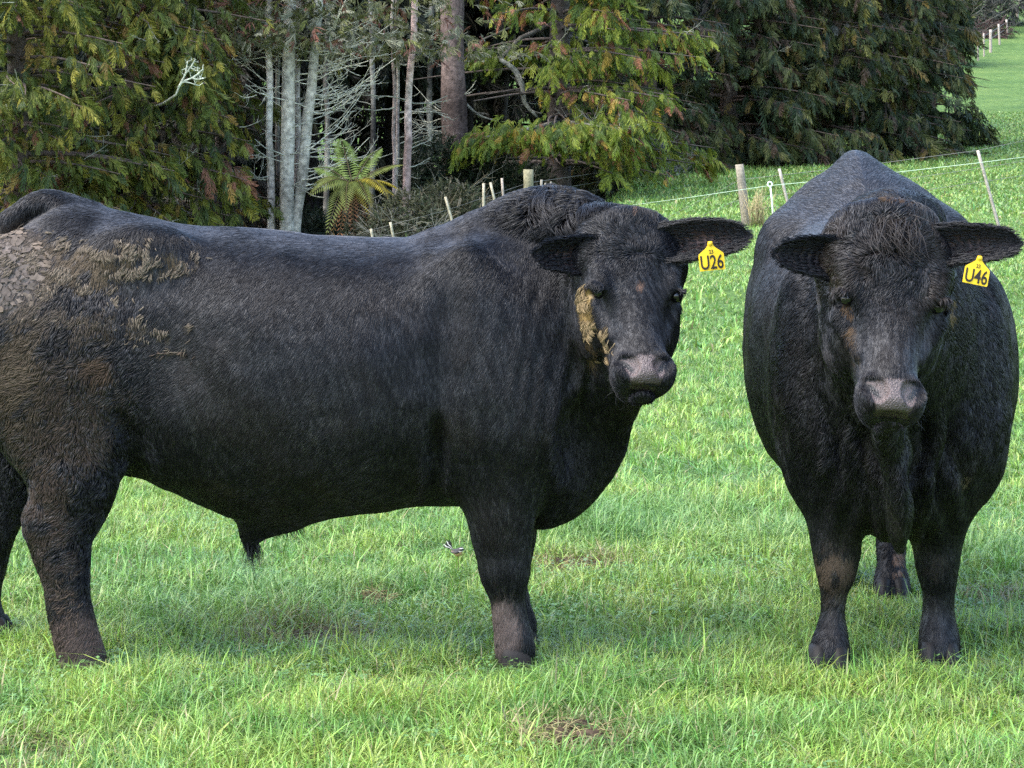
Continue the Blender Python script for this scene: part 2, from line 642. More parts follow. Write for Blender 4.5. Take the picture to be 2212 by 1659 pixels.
def scatter(V, F, N, n, weight=None, seed=1):
    """area-weighted random points on quads with interpolated normals; weight per face"""
    r = np.random.default_rng(seed)
    A = np.linalg.norm(np.cross(V[F[:, 2]] - V[F[:, 0]], V[F[:, 3]] - V[F[:, 1]]), axis=1) * .5
    if weight is not None:
        A = A * weight
    p = A / A.sum()
    f = r.choice(len(F), n, p=p)
    u, v = r.random(n)[:, None], r.random(n)[:, None]
    q = F[f]
    def lerp(X):
        return (X[q[:, 0]] * (1 - u) + X[q[:, 1]] * u) * (1 - v) + (X[q[:, 3]] * (1 - u) + X[q[:, 2]] * u) * v
    return lerp(V), nrm(lerp(N)), f


def grow(P, N, flow, length, lift, curl=0.0, k=4, clump=.5, cell=.016, seed=3, wav=0.35):
    cell = np.broadcast_to(np.asarray(cell, float), (len(P),))[:, None]
    """strands that lie along `flow`; returns (n,k,3)"""
    r = np.random.default_rng(seed)
    n = len(P)
    nz = np.stack([vnoise(P, .05, seed + i) for i in range(3)], -1) - .5
    nz2 = np.stack([vnoise(P, .018, seed + 7 + i) for i in range(3)], -1) - .5
    wav = np.broadcast_to(np.asarray(wav, float), (n,))[:, None]
    D = nrm(flow) + wav * 1.6 * nz + wav * 1.3 * nz2 + .16 * r.normal(size=(n, 3))
    D = D - N * (D * N).sum(-1, keepdims=True)
    D = nrm(D)
    side = np.cross(N, D)
    s = np.linspace(0, 1, k)
    L = np.asarray(length)[:, None, None]
    lf = np.asarray(lift)[:, None, None]
    arc = s[None, :, None]
    pts = P[:, None, :] + L * (D[:, None, :] * arc + N[:, None, :] * lf * (arc - .55 * arc ** 2))
    if np.any(np.asarray(curl) > 0):
        cu = np.broadcast_to(np.asarray(curl), (n,))[:, None, None]
        sg = np.where(vnoise(P, .03, seed + 31) > .5, 1.0, -1.0)[:, None, None]
        pts = pts + L * cu * sg * side[:, None, :] * arc ** 2 + L * cu * N[:, None, :] * .35 * np.sin(arc * 3.1)
    if np.any(np.asarray(clump) > 0):
        clump = np.broadcast_to(np.asarray(clump, float), (n,))[:, None, None]
        key = np.floor(P / cell + .35 * nz2 * 3).astype(np.int64)
        h = ((key[:, 0] + 4096) * 16384 + key[:, 1] + 4096) * 16384 + key[:, 2] + 4096
        _, inv = np.unique(h, return_inverse=True)
        c = np.bincount(inv)
        mean = np.stack([np.bincount(inv, weights=pts[:, -1, j]) / c for j in range(3)], -1)
        cl = clump * (s ** 1.3)[None, :, None]
        pts = pts * (1 - cl) + cl * (mean[inv][:, None, :] - (pts[:, -1:, :] - pts))
    return pts


BLACK = np.array([.0042, .0041, .0054])
BROWNISH = np.array([.014, .0100, .0075])


def patch(px, py, cx, cy, rx, ry, rot=0.0, soft=.35):
    c, s = math.cos(rot), math.sin(rot)
    u = ((px - cx) * c + (py - cy) * s) / rx
    v = (-(px - cx) * s + (py - cy) * c) / ry
    return 1 - sstep(1 - soft, 1 + soft, np.sqrt(u * u + v * v))


class Head:
    def __init__(self, poll, muzzle, yaw_vec, scale, short):
        """poll and muzzle give the line of the face; yaw_vec the way the face looks"""
        self.o = np.asarray(poll, float)
        self.h = nrm(np.asarray(muzzle, float) - self.o)
        n = np.asarray(yaw_vec, float)
        self.n = nrm(n - self.h * (n @ self.h))
        self.l = np.cross(self.n, self.h) * -1.0
        self.M = np.stack([self.h, self.l, self.n], 1)
        self.s = scale
        self.k = np.array([short, 1.0, 1.0])        # how much shorter the face is than the pattern head

    def to(self, P):
        return ((P - self.o) @ self.M) / (self.s * self.k)

    def frm(self, q):
        return self.o + (np.asarray(q, float) * self.s * self.k) @ self.M.T


def add_head(fd, H, k=.07):
    c = H.frm([(0, 0, 0), (.6, 0, 0), (.3, .22, -.15), (.3, -.22, -.15), (.3, 0, -.32), (.3, 0, .05)])
    lo, hi = c.min(0) - .06, c.max(0) + .06
    sl, P = fd.block(lo, hi)
    d = (head_sdf(H.to(P)) * H.s).astype(np.float32)
    fd.F[sl] = smin(fd.F[sl], d, k)
    # the mouth, nostrils and eye slits again, so that the blend with the neck does not fill them
    return lo, hi


def trunk(fd, st, cy):
    """st rows: x, top, bottom, half width, height of the widest line, top exponent, bottom exponent; cy(x) sideways drift"""
    S = crom(st, 8)
    o = np.argsort(S[:, 0])
    S = S[o]
    x = fd.ax[0]
    g_ = lambda c: np.interp(x, S[:, 0], S[:, c])
    zt, zb, wd, zm, ntp, nbt = (g_(c)[:, None, None] for c in range(1, 7))
    y = fd.ax[1][None, :, None]
    z = fd.ax[2][None, None, :]
    zt = np.maximum(zt, zm + .02); zb = np.minimum(zb, zm - .02)
    up = z >= zm
    yy = np.abs(y - cy(x)[:, None, None]) / wd
    zz = np.where(up, (z - zm) / (zt - zm), (zm - z) / (zm - zb))
    n = np.where(up, ntp, nbt)
    kk = (yy ** n + zz ** n + 1e-9) ** (1 / n)
    sc = np.where(up, np.minimum(wd, zt - zm), np.minimum(wd, zm - zb))
    d = (kk - 1) * sc * .9
    out = np.maximum(S[0, 0] - x, x - S[-1, 0])[:, None, None]
    d = np.where(out > 0, np.sqrt(np.maximum(d, 0) ** 2 + np.maximum(out, 0) ** 2) + 0 * d, np.maximum(d, out))
    fd.F = smin(fd.F, d.astype(np.float32), .06)


def hoof_pair(name, c, yaw, sc, parent, col=(.014, .012, .011)):
    """a cloven hoof: two claws side by side with a cleft between them and dew claws behind"""
    mb = MB()
    f = np.array([math.cos(yaw), math.sin(yaw), 0.0])
    s = np.array([-f[1], f[0], 0.0])
    for sg in (1, -1):
        rings = []
        nseg = 14
        for (hz, fw, bk, hw, off) in ((0, .085, .045, .036, .036), (.03, .078, .045, .036, .035), (.06, .062, .044, .034, .033), (.085, .046, .042, .031, .031), (.095, .02, .02, .012, .03)):
            a = np.linspace(0, 2 * np.pi, nseg, endpoint=False)
            ca, sa = np.cos(a), np.sin(a)
            fx = np.where(ca > 0, fw, bk) * np.sign(ca) * np.abs(ca) ** .8
            sx = hw * np.sign(sa) * np.abs(sa) ** .85 * (1 - .25 * np.maximum(ca, 0))
            P = np.asarray(c) + sc * (fx[:, None] * f + (sx + sg * off)[:, None] * s) + np.array([0, 0, hz * sc])
            rings.append(P)
        R = np.array(rings)
        n, m_ = R.shape[:2]
        i = np.arange(n - 1)[:, None] * m_
        j = np.arange(m_)[None, :]
        Fq = np.stack([i + j, i + (j + 1) % m_, i + m_ + (j + 1) % m_, i + m_ + j], -1).reshape(-1, 4)
        mb.add(R.reshape(-1, 3), Fq, col)
        base = mb.n - n * m_
        mb.add(R[0].mean(0)[None], np.zeros((0, 3), int), col)
        mb.t.append(np.stack([np.full(m_, mb.n - 1), base + np.roll(np.arange(m_), -1), base + np.arange(m_)], -1))
        mb.add(R[-1].mean(0)[None], np.zeros((0, 3), int), col)
        mb.t.append(np.stack([np.full(m_, mb.n - 1), base + (n - 1) * m_ + np.arange(m_), base + (n - 1) * m_ + np.roll(np.arange(m_), -1)], -1))
        dc = np.asarray(c) - f * .036 * sc + s * sg * .03 * sc + np.array([0, 0, .12 * sc])
        mb.tube([dc, dc + np.array([0, 0, -.02]) * sc - f * .014 * sc, dc + np.array([0, 0, -.035]) * sc - f * .02 * sc], [.012 * sc, .013 * sc, .006 * sc], 7, col)
    return mb.build(name, M_HORN, parent)


def eyes(H, parent, proj=.1140, h=.249, n=-.049, r=.0185):
    for s in (1, -1):
        mb = MB()
        c = H.frm((h, s * proj, n))
        a = np.linspace(0, np.pi, 13)[:, None]
        b_ = np.linspace(0, 2 * np.pi, 20, endpoint=False)[None, :]
        V = np.stack([np.sin(a) * np.cos(b_), np.sin(a) * np.sin(b_), np.cos(a) + 0 * b_], -1).reshape(-1, 3) * r * H.s + c
        i = np.arange(12)[:, None] * 20
        j = np.arange(20)[None, :]
        mb.add(V, np.stack([i + j, i + (j + 1) % 20, i + 20 + (j + 1) % 20, i + 20 + j], -1).reshape(-1, 4), (.004, .0035, .004))
        mb.build('eye', M_EYE, parent)
        # lashes
        k = 46
        r_ = np.random.default_rng(5)
        t_ = r_.random(k)
        root = H.frm(np.stack([h - .018 + .006 * np.cos(t_ * 3.1), s * (proj - .012 + .026 * np.sin(t_ * 3.1)), n + .026 - .05 * t_], -1))
        d = nrm(H.n * .8 + H.l * s * .6 + H.h * .5 + .25 * r_.normal(size=(k, 3)))
        ss = np.linspace(0, 1, 4)[None, :, None]
        pts = root[:, None, :] + d[:, None, :] * ss * .03 + np.array([0, 0, -1]) * .012 * ss ** 2
        hair_obj('eyelashes', None, pts, np.broadcast_to(np.array([.0007, .0006, .0004, .0002]), (k, 4)), np.tile(BLACK, (k, 1)), parent)


def text_mesh(txt, size):
    c = bpy.data.curves.new('txt', 'FONT')
    c.body = txt
    c.size = size
    c.extrude = .0004
    c.offset = size * .012
    c.resolution_u = 5
    c.align_x, c.align_y = 'CENTER', 'CENTER'
    o = bpy.data.objects.new('txt', c)
    COL.objects.link(o)
    bpy.context.view_layer.update()
    me = bpy.data.meshes.new_from_object(o.evaluated_get(bpy.context.evaluated_depsgraph_get()))
    V = np.empty(len(me.vertices) * 3, np.float32)
    me.vertices.foreach_get('co', V)
    T = []
    me.calc_loop_triangles()
    T = np.empty(len(me.loop_triangles) * 3, np.int32)
    me.loop_triangles.foreach_get('vertices', T)
    bpy.data.objects.remove(o)
    bpy.data.curves.remove(c)
    bpy.data.meshes.remove(me)
    return V.reshape(-1, 3).copy(), T.reshape(-1, 3).copy()


def ear_tag(ctr, right, up, size, number, parent):
    """yellow house-shaped tag; right/up span its face"""
    right = nrm(right)
    up = nrm(np.asarray(up) - right * (np.asarray(up) @ right))
    out = np.cross(right, up)
    ctr = np.asarray(ctr, float)
    prof2 = np.array([(-.5, -.5), (.46, -.5), (.5, -.46), (.5, .1), (.47, .16), (.2, .36), (.12, .44), (.08, .62), (-.08, .62), (-.12, .44), (-.2, .36), (-.47, .16), (-.5, .1), (-.5, -.46)]) * size
    n = len(prof2)
    mb = MB()
    bend = lambda x, y: -.10 * (x ** 2) / size
    yel = (.86, .55, .015)
    fr = np.array([ctr + right * x + up * y + out * (bend(x, y) + .0015) for x, y in prof2])
    bk = np.array([ctr + right * x + up * y + out * (bend(x, y) - .0015) for x, y in prof2])
    mid = np.array([ctr + out * .0015, ctr - out * .0015])
    V = np.concatenate([fr, bk, mid])
    a = np.arange(n)
    T = np.concatenate([np.stack([np.full(n, 2 * n), a, (a + 1) % n], -1), np.stack([np.full(n, 2 * n + 1), n + (a + 1) % n, n + a], -1)])
    Q = np.stack([a, a + n, (a + 1) % n + n, (a + 1) % n], -1)
    mb.add(V, T, yel)
    mb.q.append(Q)
    k = ctr + up * .53 * size
    mb.tube([k - out * .006, k + out * .004, k + out * .007], [.006, .0075, .003], 12, (.75, .46, .015))
    tg = mb.build('ear_tag', M_TAG, parent, smooth=False)
    for txt, sz, cx, cy, sx in ((number, size * .74, -.01 * size, -.21 * size, .74), ('23', size * .2, 0, .21 * size, .9)):
        V, T = text_mesh(txt, sz)
        x, y = V[:, 0] * sx + cx, V[:, 1] * 1.02 + cy
        W = ctr + x[:, None] * right + y[:, None] * up + (V[:, 2] + .0023 + bend(x, y))[:, None] * out
        mesh_np('lettering', W, T, M_INK, np.tile((.03, .024, .02), (len(W), 1)), tg, smooth=False)
    return tg


def make_ear(name, H, base, tip, face, width, cup, sag, parent, tint, seed, front=1.0):
    V, F, u, v, inner, a, f, wd = ear_mesh(base, tip, face, width, cup, sag)
    N = vnormals(V, F)
    pk = np.exp(-((u - .68) / .25) ** 2 - (v / .65) ** 2) * inner
    col = BLACK * 1.3 + pk[:, None] * (np.array(tint) - BLACK)
    ear = mesh_np(name, V, F, M_SKIN, col, parent)
    n = 11000
    Ff = inner[F].all(1)
    P, Nn, fi = scatter(V, F, N, n, np.where(Ff, .8, 1.0), seed)
    uu, vv = u[F[fi, 0]], v[F[fi, 0]]
    inn = Ff[fi]
    r = np.random.default_rng(seed)
    edge = sstep(.7, 1.0, np.abs(vv))
    inside_len = np.where(r.random(n) < .35 + .8 * (1 - uu), .040 * (1 - .6 * uu), .009)
    keep = ~inn | (r.random(n) > pk[F[fi, 0]] * .6)
    ln = np.where(inn, inside_len, .016) * r.uniform(.7, 1.3, n) * (1 + edge * (.3 + 1.0 * sstep(.75, .3, uu)))
    flow = a[None] + .55 * wd[None] * np.sign(vv)[:, None] * edge[:, None] + np.array([0, 0, -.25])
    pts = grow(P, Nn, flow, ln, np.where(inn, .9, .35), k=4, clump=.55, cell=.012, seed=seed, wav=.3)
    c = np.tile(BLACK, (n, 1)) * r.uniform(.7, 1.5, n)[:, None]
    pts, c = pts[keep], c[keep]
    hair_obj('ear_hair', None, pts, np.broadcast_to(np.array([.0008, .0008, .0006, .0002]), (len(pts), 4)), c, ear)
    return ear


def body_mesh(fd, H, parent, disp, colf, seed, it=3):
    V, F = fd.nets()
    V = relax(V, F, it, .5)
    N = vnormals(V, F)
    V = V + N * disp(V, N)[:, None]
    N = vnormals(V, F)
    q = H.to(V)
    nm = nose_mask(q)
    fm = nm[F].all(1)
    col = colf(V, N)
    lam = np.clip(.9 + .25 * np.sin(q[:, 1] * 40), .8, 1.2)
    lipdark = sstep(.545, .575, q[:, 0]) * .5
    nose_c = (np.array([.086, .060, .055])[None] * (1 - lipdark[:, None]))
    pit = np.exp(-(((q[:, 0] - .512) / .024) ** 2 + ((np.abs(q[:, 1]) - .052 + .62 * (q[:, 0] - .512)) / .0115) ** 2))
    nose_c = nose_c * (1 - .97 * sstep(.28, .5, pit))[:, None]
    col = np.where(nm[:, None], nose_c, col)
    ob = mesh_np('body', V, F, [M_SKIN, M_NOSE], col, parent, matidx=fm.astype(np.int32))
    return ob, V, F, N, q, nm


HAIRS = 1.0
# ------------------------------------------------------------------ the bull seen from the side, its head turned to the camera
D1 = 7.75
bull1 = thing('bull', 'black bull standing side-on, head turned to face us, muddy rump, yellow U26 ear tag', 'bull', (0, D1, 0), 0, 'black bulls in the paddock')


def B1(px, py, y=0.0):
    p = U(px, py, D1 + y)
    return np.array([p[0], y, p[2]])


S1 = FPX / D1
zz1 = lambda py: CAMH - (py - HY) / S1
xx1 = lambda px: (px - CX) / S1
Hd1 = Head(U(1375, 470, 7.36) - [0, D1, 0], U(1403, 840, 7.08) - [0, D1, 0], (math.sin(math.radians(11)), -math.cos(math.radians(11)), 0), 1.11, .885)
fd = Field(graded(-2.05, .80, .16, .72, .0052, .0105), graded(-.84, .56, -.80, -.28, .0055, .0115), graded(-.03, 1.66, .86, 1.50, .0052, .0105))
st = [(xx1(-52), zz1(640), zz1(800), .13, zz1(720), 2, 2), (xx1(-30), zz1(590), zz1(860), .20, zz1(720), 2.2, 2), (xx1(20), zz1(527), zz1(930), .27, zz1(720), 2.2, 2.2),
      (xx1(80), zz1(474), zz1(975), .31, zz1(740), 2.1, 2.2), (xx1(160), zz1(440), zz1(1000), .335, zz1(740), 2.1, 2.2), (xx1(260), zz1(459), zz1(1012), .355, zz1(745), 2.3, 2.2),
      (xx1(400), zz1(486), zz1(1075), .40, zz1(790), 2.5, 2.2), (xx1(550), zz1(497), zz1(1122), .445, zz1(810), 2.5, 2.2), (xx1(700), zz1(511), zz1(1120), .46, zz1(820), 2.5, 2.2),
      (xx1(850), zz1(515), zz1(1095), .44, zz1(820), 2.4, 2.2), (xx1(950), zz1(505), zz1(1088), .405, zz1(820), 2.3, 2.2), (xx1(1050), zz1(480), zz1(1095), .37, zz1(830), 2.2, 2.2),
      (xx1(1150), zz1(465), zz1(1132), .33, zz1(860), 2.0, 2.0), (xx1(1230), zz1(500), zz1(1110), .27, zz1(880), 2, 2.0), (xx1(1290), zz1(620), zz1(1028), .19, zz1(880), 2, 2), (xx1(1325), zz1(760), zz1(950), .10, zz1(880), 2, 2)]
trunk(fd, st, lambda x: 0 * x)
# tail head and tail
t0 = B1(150, 450); tl = [(*B1(190, 470), .05, .05), (*B1(120, 440), .05, .045), (*B1(80, 442), .045, .045), (*B1(40, 465), .042, .042), (*B1(0, 495), .04, .04), (*B1(-40, 540), .036, .038), (*B1(-75, 610, .0), .03, .032), (*B1(-92, 720), .026, .028), (*B1(-98, 860), .022, .024), (*B1(-95, 1000), .02, .02)]
fd.tube(tl, (0, 1, 0), .022)
# hooks and pins
for s in (-1, 1):
    fd.ell((xx1(330), s * .27, zz1(540)), (.12, .06, .07), .12)
    fd.ell((xx1(150), s * .24, zz1(800)), (.26, .14, .30), .12)       # thigh
    fd.ell((xx1(20), s * .20, zz1(690)), (.16, .12, .26), .12)        # buttock
    fd.ell((xx1(1090), s * .27, zz1(800)), (.17, .10, .30), .12)      # shoulder
    fd.ell((xx1(1010), s * .29, zz1(700)), (.10, .05, .25), .12)
# sheath
fd.tube([(*B1(620, 1090), .06, .06), (*B1(575, 1118), .05, .055), (*B1(545, 1145), .035, .04), (*B1(543, 1168), .024, .026)], (0, 1, 0), .08)
# hind legs
def leg1(rows, y0, k=.07):
    fd.tube([(*B1(px, py, y0 + dy), b_, a / S1) for px, py, a, b_, dy in rows], (0, 1, 0), k)
leg1([(135, 800, 150, .13, .10), (145, 880, 138, .125, .06), (158, 960, 110, .115, .03), (160, 1030, 90, .098, .0), (148, 1090, 78, .08, 0), (130, 1140, 70, .07, 0), (132, 1190, 58, .06, 0),
      (143, 1250, 46, .05, 0), (150, 1310, 43, .047, 0), (163, 1370, 44, .052, 0), (178, 1420, 47, .057, 0), (184, 1448, 46, .054, 0), (188, 1468, 40, .05, 0)], -.27)
leg1([(20, 800, 130, .12, -.05), (25, 900, 100, .11, 0), (18, 1000, 72, .09, 0), (-2, 1080, 60, .075, 0), (-25, 1140, 55, .065, 0), (-38, 1210, 46, .055, 0), (-42, 1290, 40, .047, 0), (-30, 1350, 44, .055, 0), (-15, 1390, 40, .052, 0)], .22)
# front legs
leg1([(1050, 800, 100, .10, .03), (1053, 900, 112, .11, .0), (1064, 990, 104, .105, 0), (1075, 1070, 84, .098, 0), (1082, 1140, 70, .084, 0), (1088, 1190, 59, .070, 0), (1092, 1232, 53, .066, 0), (1094, 1262, 45, .056, 0), (1097, 1292, 36, .045, 0),
      (1101, 1335, 37, .045, 0), (1108, 1375, 42, .054, 0), (1112, 1405, 43, .054, 0), (1115, 1428, 40, .05, 0)], -.24)
leg1([(1075, 850, 95, .10, -.02), (1085, 950, 95, .10, 0), (1095, 1050, 78, .095, 0), (1098, 1140, 66, .08, 0), (1100, 1210, 52, .065, 0), (1106, 1260, 38, .047, 0), (1112, 1310, 38, .045, 0), (1118, 1345, 42, .054, 0), (1122, 1372, 38, .05, 0)], .20)
# neck, crest, brisket and dewlap
hb = Hd1.frm((.12, 0, -.17))
fd.tube([(-.12, 0, 1.08, .27, .34), (.10, -.01, 1.10, .25, .36), (.25, -.09, 1.12, .21, .33), (hb[0] - .03, hb[1] * .62, hb[2] - .10, .175, .27), (hb[0], hb[1] + .02, hb[2] - .06, .13, .19)], (0.35, 1, 0), .10)
pc = Hd1.frm((.02, 0, -.10))
fd.tube([(*B1(1030, 520), .10, .05), (*B1(1110, 497, -.01), .11, .06), (*B1(1180, 482, -.03), .12, .065), (*B1(1250, 490, -.10), .12, .07), (*B1(1310, 508, -.2), .11, .07), (*pc, .09, .07)], (0, 1, 0), .09)
fd.tube([(*B1(1180, 1060, -.02), .10, .08), (*B1(1240, 1040, -.03), .08, .08), (*B1(1290, 980, -.06), .055, .08), (*B1(1315, 900, -.12), .045, .07), (*(Hd1.frm((.40, 0, -.20)) + [0, .05, -.03]), .04, .05)], (.3, 1, 0), .09)
add_head(fd, Hd1, .06)


def pxpy(V, off):
    X = V[:, 0] + off[0]; Y = V[:, 1] + off[1]; Z = V[:, 2] + off[2]
    return CX + X / Y * FPX, HY - (Z - CAMH) / Y * FPX


def disp1(V, N):
    px, py = pxpy(V, (0, D1, 0))
    near = V[:, 1] < .05
    d = (fbm(V, .13, 4, 2) - .5) * .012 + (fbm(V, .34, 44, 2) - .5) * .026
    # upright skin folds where the neck bends towards us
    fold = patch(px, py, 1195, 720, 75, 300, .12, .5) * near
    ph = (px + .16 * py) / 6.2 + 7.0 * fbm(V, .22, 9, 2)
    d += fold * .0018 * np.sin(ph) * (.25 + 1.2 * vnoise(V, .09, 12))
    f2 = patch(px, py, 1235, 900, 45, 120, .1, .5) * near
    d += f2 * .008 * np.sin((px + .2 * py) / 7.5 + 5 * fbm(V, .2, 19, 2)) * (.4 + vnoise(V, .1, 13))
    # loose creases running along the ribs and shoulder
    d += .0012 * near * patch(px, py, 1080, 640, 90, 170, .2, .7) * np.sin(px / 9.0 + 6 * fbm(V, .25, 29, 2))
    # crease behind the elbow, flank fold, shoulder blade
    d -= .055 * patch(px, py, 943, 985, 18, 62, 0.05, .8) * near
    d -= .022 * patch(px, py, 285, 960, 26, 70, -.4, .8) * near
    d -= .055 * patch(px, py, 1245, 945, 40, 70, .15, .7) * near
    d += .016 * patch(px, py, 1200, 970, 18, 85, .0, .8) * near
    d -= .018 * patch(px, py, 965, 720, 30, 190, .08, .9) * near
    d += .012 * patch(px, py, 1060, 900, 60, 110, .05, .9) * near
    d -= .014 * patch(px, py, 400, 700, 60, 130, .25, .9) * near
    d -= .012 * patch(px, py, 880, 800, 60, 200, .1, .8) * near * .5
    d += .010 * patch(px, py, 70, 1130, 26, 36, 0, .6) * near
    return d


def mud1(V, N, seed=0):
    """mud on the near side: returns (amount 0..1, colour)"""
    px, py = pxpy(V, (0, D1, 0))
    near = sstep(.06, -.04, V[:, 1]) * 1.0
    n1 = fbm(V, .035, 21 + seed, 3)
    n2 = fbm(V, .10, 22 + seed, 3)
    nn = fbm(V * np.array([.6, 1, 1.6]), .022, 23 + seed, 2)
    W_ = np.stack([V[:, 0] + .5 * V[:, 2], V[:, 1], 2.2 * (V[:, 2] - .35 * V[:, 0])], -1)
    n1 = .5 * n1 + .5 * fbm(W_, .045, 24 + seed, 3)
    def cov(m, lo):
        return m * sstep(.54 - .26 * m - lo, .64 - .26 * m - lo, .60 * n1 + .40 * n2)
    C = np.tile(BLACK, (len(V), 1))
    A = np.zeros(len(V))
    for (cx, cy, rx, ry, rot, amt, lo, c) in (
            (25, 590, 105, 105, .0, 1.0, .08, (.17, .135, .112)), (150, 575, 130, 60, .15, .72, -.02, (.165, .122, .078)), (330, 558, 130, 40, .12, .58, -.04, (.20, .145, .082)),
            (250, 690, 150, 60, .3, .52, -.04, (.13, .093, .056)), (90, 700, 110, 60, .1, .7, -.02, (.16, .125, .095)), (395, 740, 60, 75, .2, .40, -.03, (.12, .095, .065)),
            (150, 830, 150, 90, .15, .6, .01, (.100, .074, .056)), (215, 795, 34, 34, 0, .8, .12, (.135, .088, .058)), (90, 900, 95, 160, -.15, .7, .04, (.112, .084, .064)),
            (40, 800, 60, 120, 0, .75, .05, (.14, .105, .07)), (165, 930, 90, 100, 0, .7, .04, (.094, .068, .051)),
            (100, 1090, 65, 110, .0, .7, .04, (.112, .080, .061)), (120, 1210, 60, 110, .0, .7, .04, (.094, .068, .054)), (165, 1390, 62, 75, .0, 1.0, .3, (.160, .115, .095)),
            (1090, 1360, 36, 70, -.05, 1.0, .25, (.200, .150, .130)), (1080, 1260, 50, 30, 0, .4, 0, (.07, .05, .035)),
            (1268, 668, 17, 48, -.12, .9, .06, (.42, .28, .11)), (1302, 735, 24, 40, -.3, .55, -.03, (.24, .16, .075)), (1275, 750, 12, 50, -.1, .55, -.02, (.20, .135, .065)),
            (820, 1072, 200, 20, -.05, .35, -.05, (.06, .045, .03)), (470, 1050, 60, 22, .3, .4, -.05, (.08, .065, .04)), (520, 690, 40, 60, .3, .25, -.02, (.08, .07, .05)), (600, 850, 260, 120, 0, .30, -.10, (.05, .042, .03))):
        m = patch(px, py, cx, cy, rx, ry, rot, .5) * amt * near
        a = np.clip(cov(m, lo) * 1.15, 0, 1)
        c = np.array(c)[None] * (.30 + .60 * nn)[:, None]
        C = C * (1 - a)[:, None] + c * a[:, None]
        A = np.maximum(A, a)
    # bald spots at the hair whorls of the forehead
    for (cx, cy, r) in ((1368, 470, 7), (1382, 616, 8)):
        a = patch(px, py, cx, cy, r, r * 1.35, .3, .8) * near * .8
        C = C * (1 - a)[:, None] + np.array([.23, .14, .10]) * a[:, None]
        A = np.maximum(A, a * .9)
    return A, C


def coat(V, F, N, q, nm, H, n, seed, colf, lenf, flowf, parent, weight=None, skip=None):
    fw = np.where(nm[F].any(1), 0.0, 1.0)
    if weight is not None:
        fw = fw * weight
    inhead = (q[:, 0] > -.02) & (q[:, 0] < .6) & (np.abs(q[:, 1]) < .2) & (q[:, 2] > -.3)
    P, Nn, fi = scatter(V, F, N, n, fw, seed)
    qq = H.to(P)
    # keep the eyes clear
    eye = ((qq[:, 0] - .250) / .017) ** 2 + ((np.abs(qq[:, 1]) - .136) / .032) ** 2 + ((qq[:, 2] + .049) / .029) ** 2 < 1
    low = P[:, 2] < .05
    keep = ~(eye | low)
    P, Nn, qq = P[keep], Nn[keep], qq[keep]
    ln, lift, curl, rad, clp, wv = lenf(P, Nn, qq)
    r = np.random.default_rng(seed + 1)
    ln = ln * r.uniform(.65, 1.25, len(P))
    fl = flowf(P, Nn, qq)
    pts = grow(P, Nn, fl, ln, lift, curl, k=5, clump=clp, cell=.0145, seed=seed, wav=wv)
    c = colf(P, Nn, pts)
    rads = rad[:, None] * np.array([1.0, 1.0, .85, .6, .15])[None]
    W = np.stack([P[:, 0] + .35 * P[:, 2], P[:, 1], .18 * P[:, 2]], -1)
    gl = .22 + .30 * sstep(.3, .9, vnoise(W, .0060, 57)) * (.55 + .8 * fbm(P, .14, 58, 2))
    gl = np.clip(gl * np.random.default_rng(seed + 4).uniform(.65, 1.35, len(P)), .04, 1)
    gl = np.where(c.max(1) > .045, .10, gl)
    return hair_obj('coat', None, pts, rads, c, parent, None, gl)


def head_flow(q, H):
    h, l = q[:, 0], q[:, 1]
    hh = np.clip((h - .13) / .05, -1, 1)
    ll = np.sign(l) * sstep(.0, .09, np.abs(l)) * (1 - .8 * sstep(.33, .43, h))
    n_ = -.35 * sstep(.06, .13, np.abs(l))
    return hh[:, None] * H.h + ll[:, None] * H.l * .75 + n_[:, None] * H.n


def head_w(q):
    inb = sstep(-.07, .0, q[:, 0]) * sstep(.22, .16, np.abs(q[:, 1])) * sstep(-.27, -.16, q[:, 2])
    return inb


def flow1(P, N, q):
    px, py = pxpy(P, (0, D1, 0))
    back = sstep(200, 500, px)
    f = np.stack([-.55 + .25 * sstep(700, 1100, px) + 1.5 * (fbm(P, .30, 91, 2) - .5), 0 * px, -1.0 + 0 * px], -1)
    top = sstep(.75, .95, N[:, 2])
    f = f * (1 - top)[:, None] + top[:, None] * np.stack([-1.0 + 0 * px, .4 * np.sign(P[:, 1]), 0 * px], -1)
    fl = patch(px, py, 230, 880, 200, 190, 0, .6)
    f = f + fl[:, None] * np.stack([.9 * np.sin(py / 70.0), 0 * px, .3 * np.cos(px / 60.)], -1)
    f = f + sstep(1150, 1300, px)[:, None] * np.array([.2, 0, -.3])
    w_ = head_w(q)[:, None]
    return f * (1 - w_) + w_ * head_flow(q, Hd1)


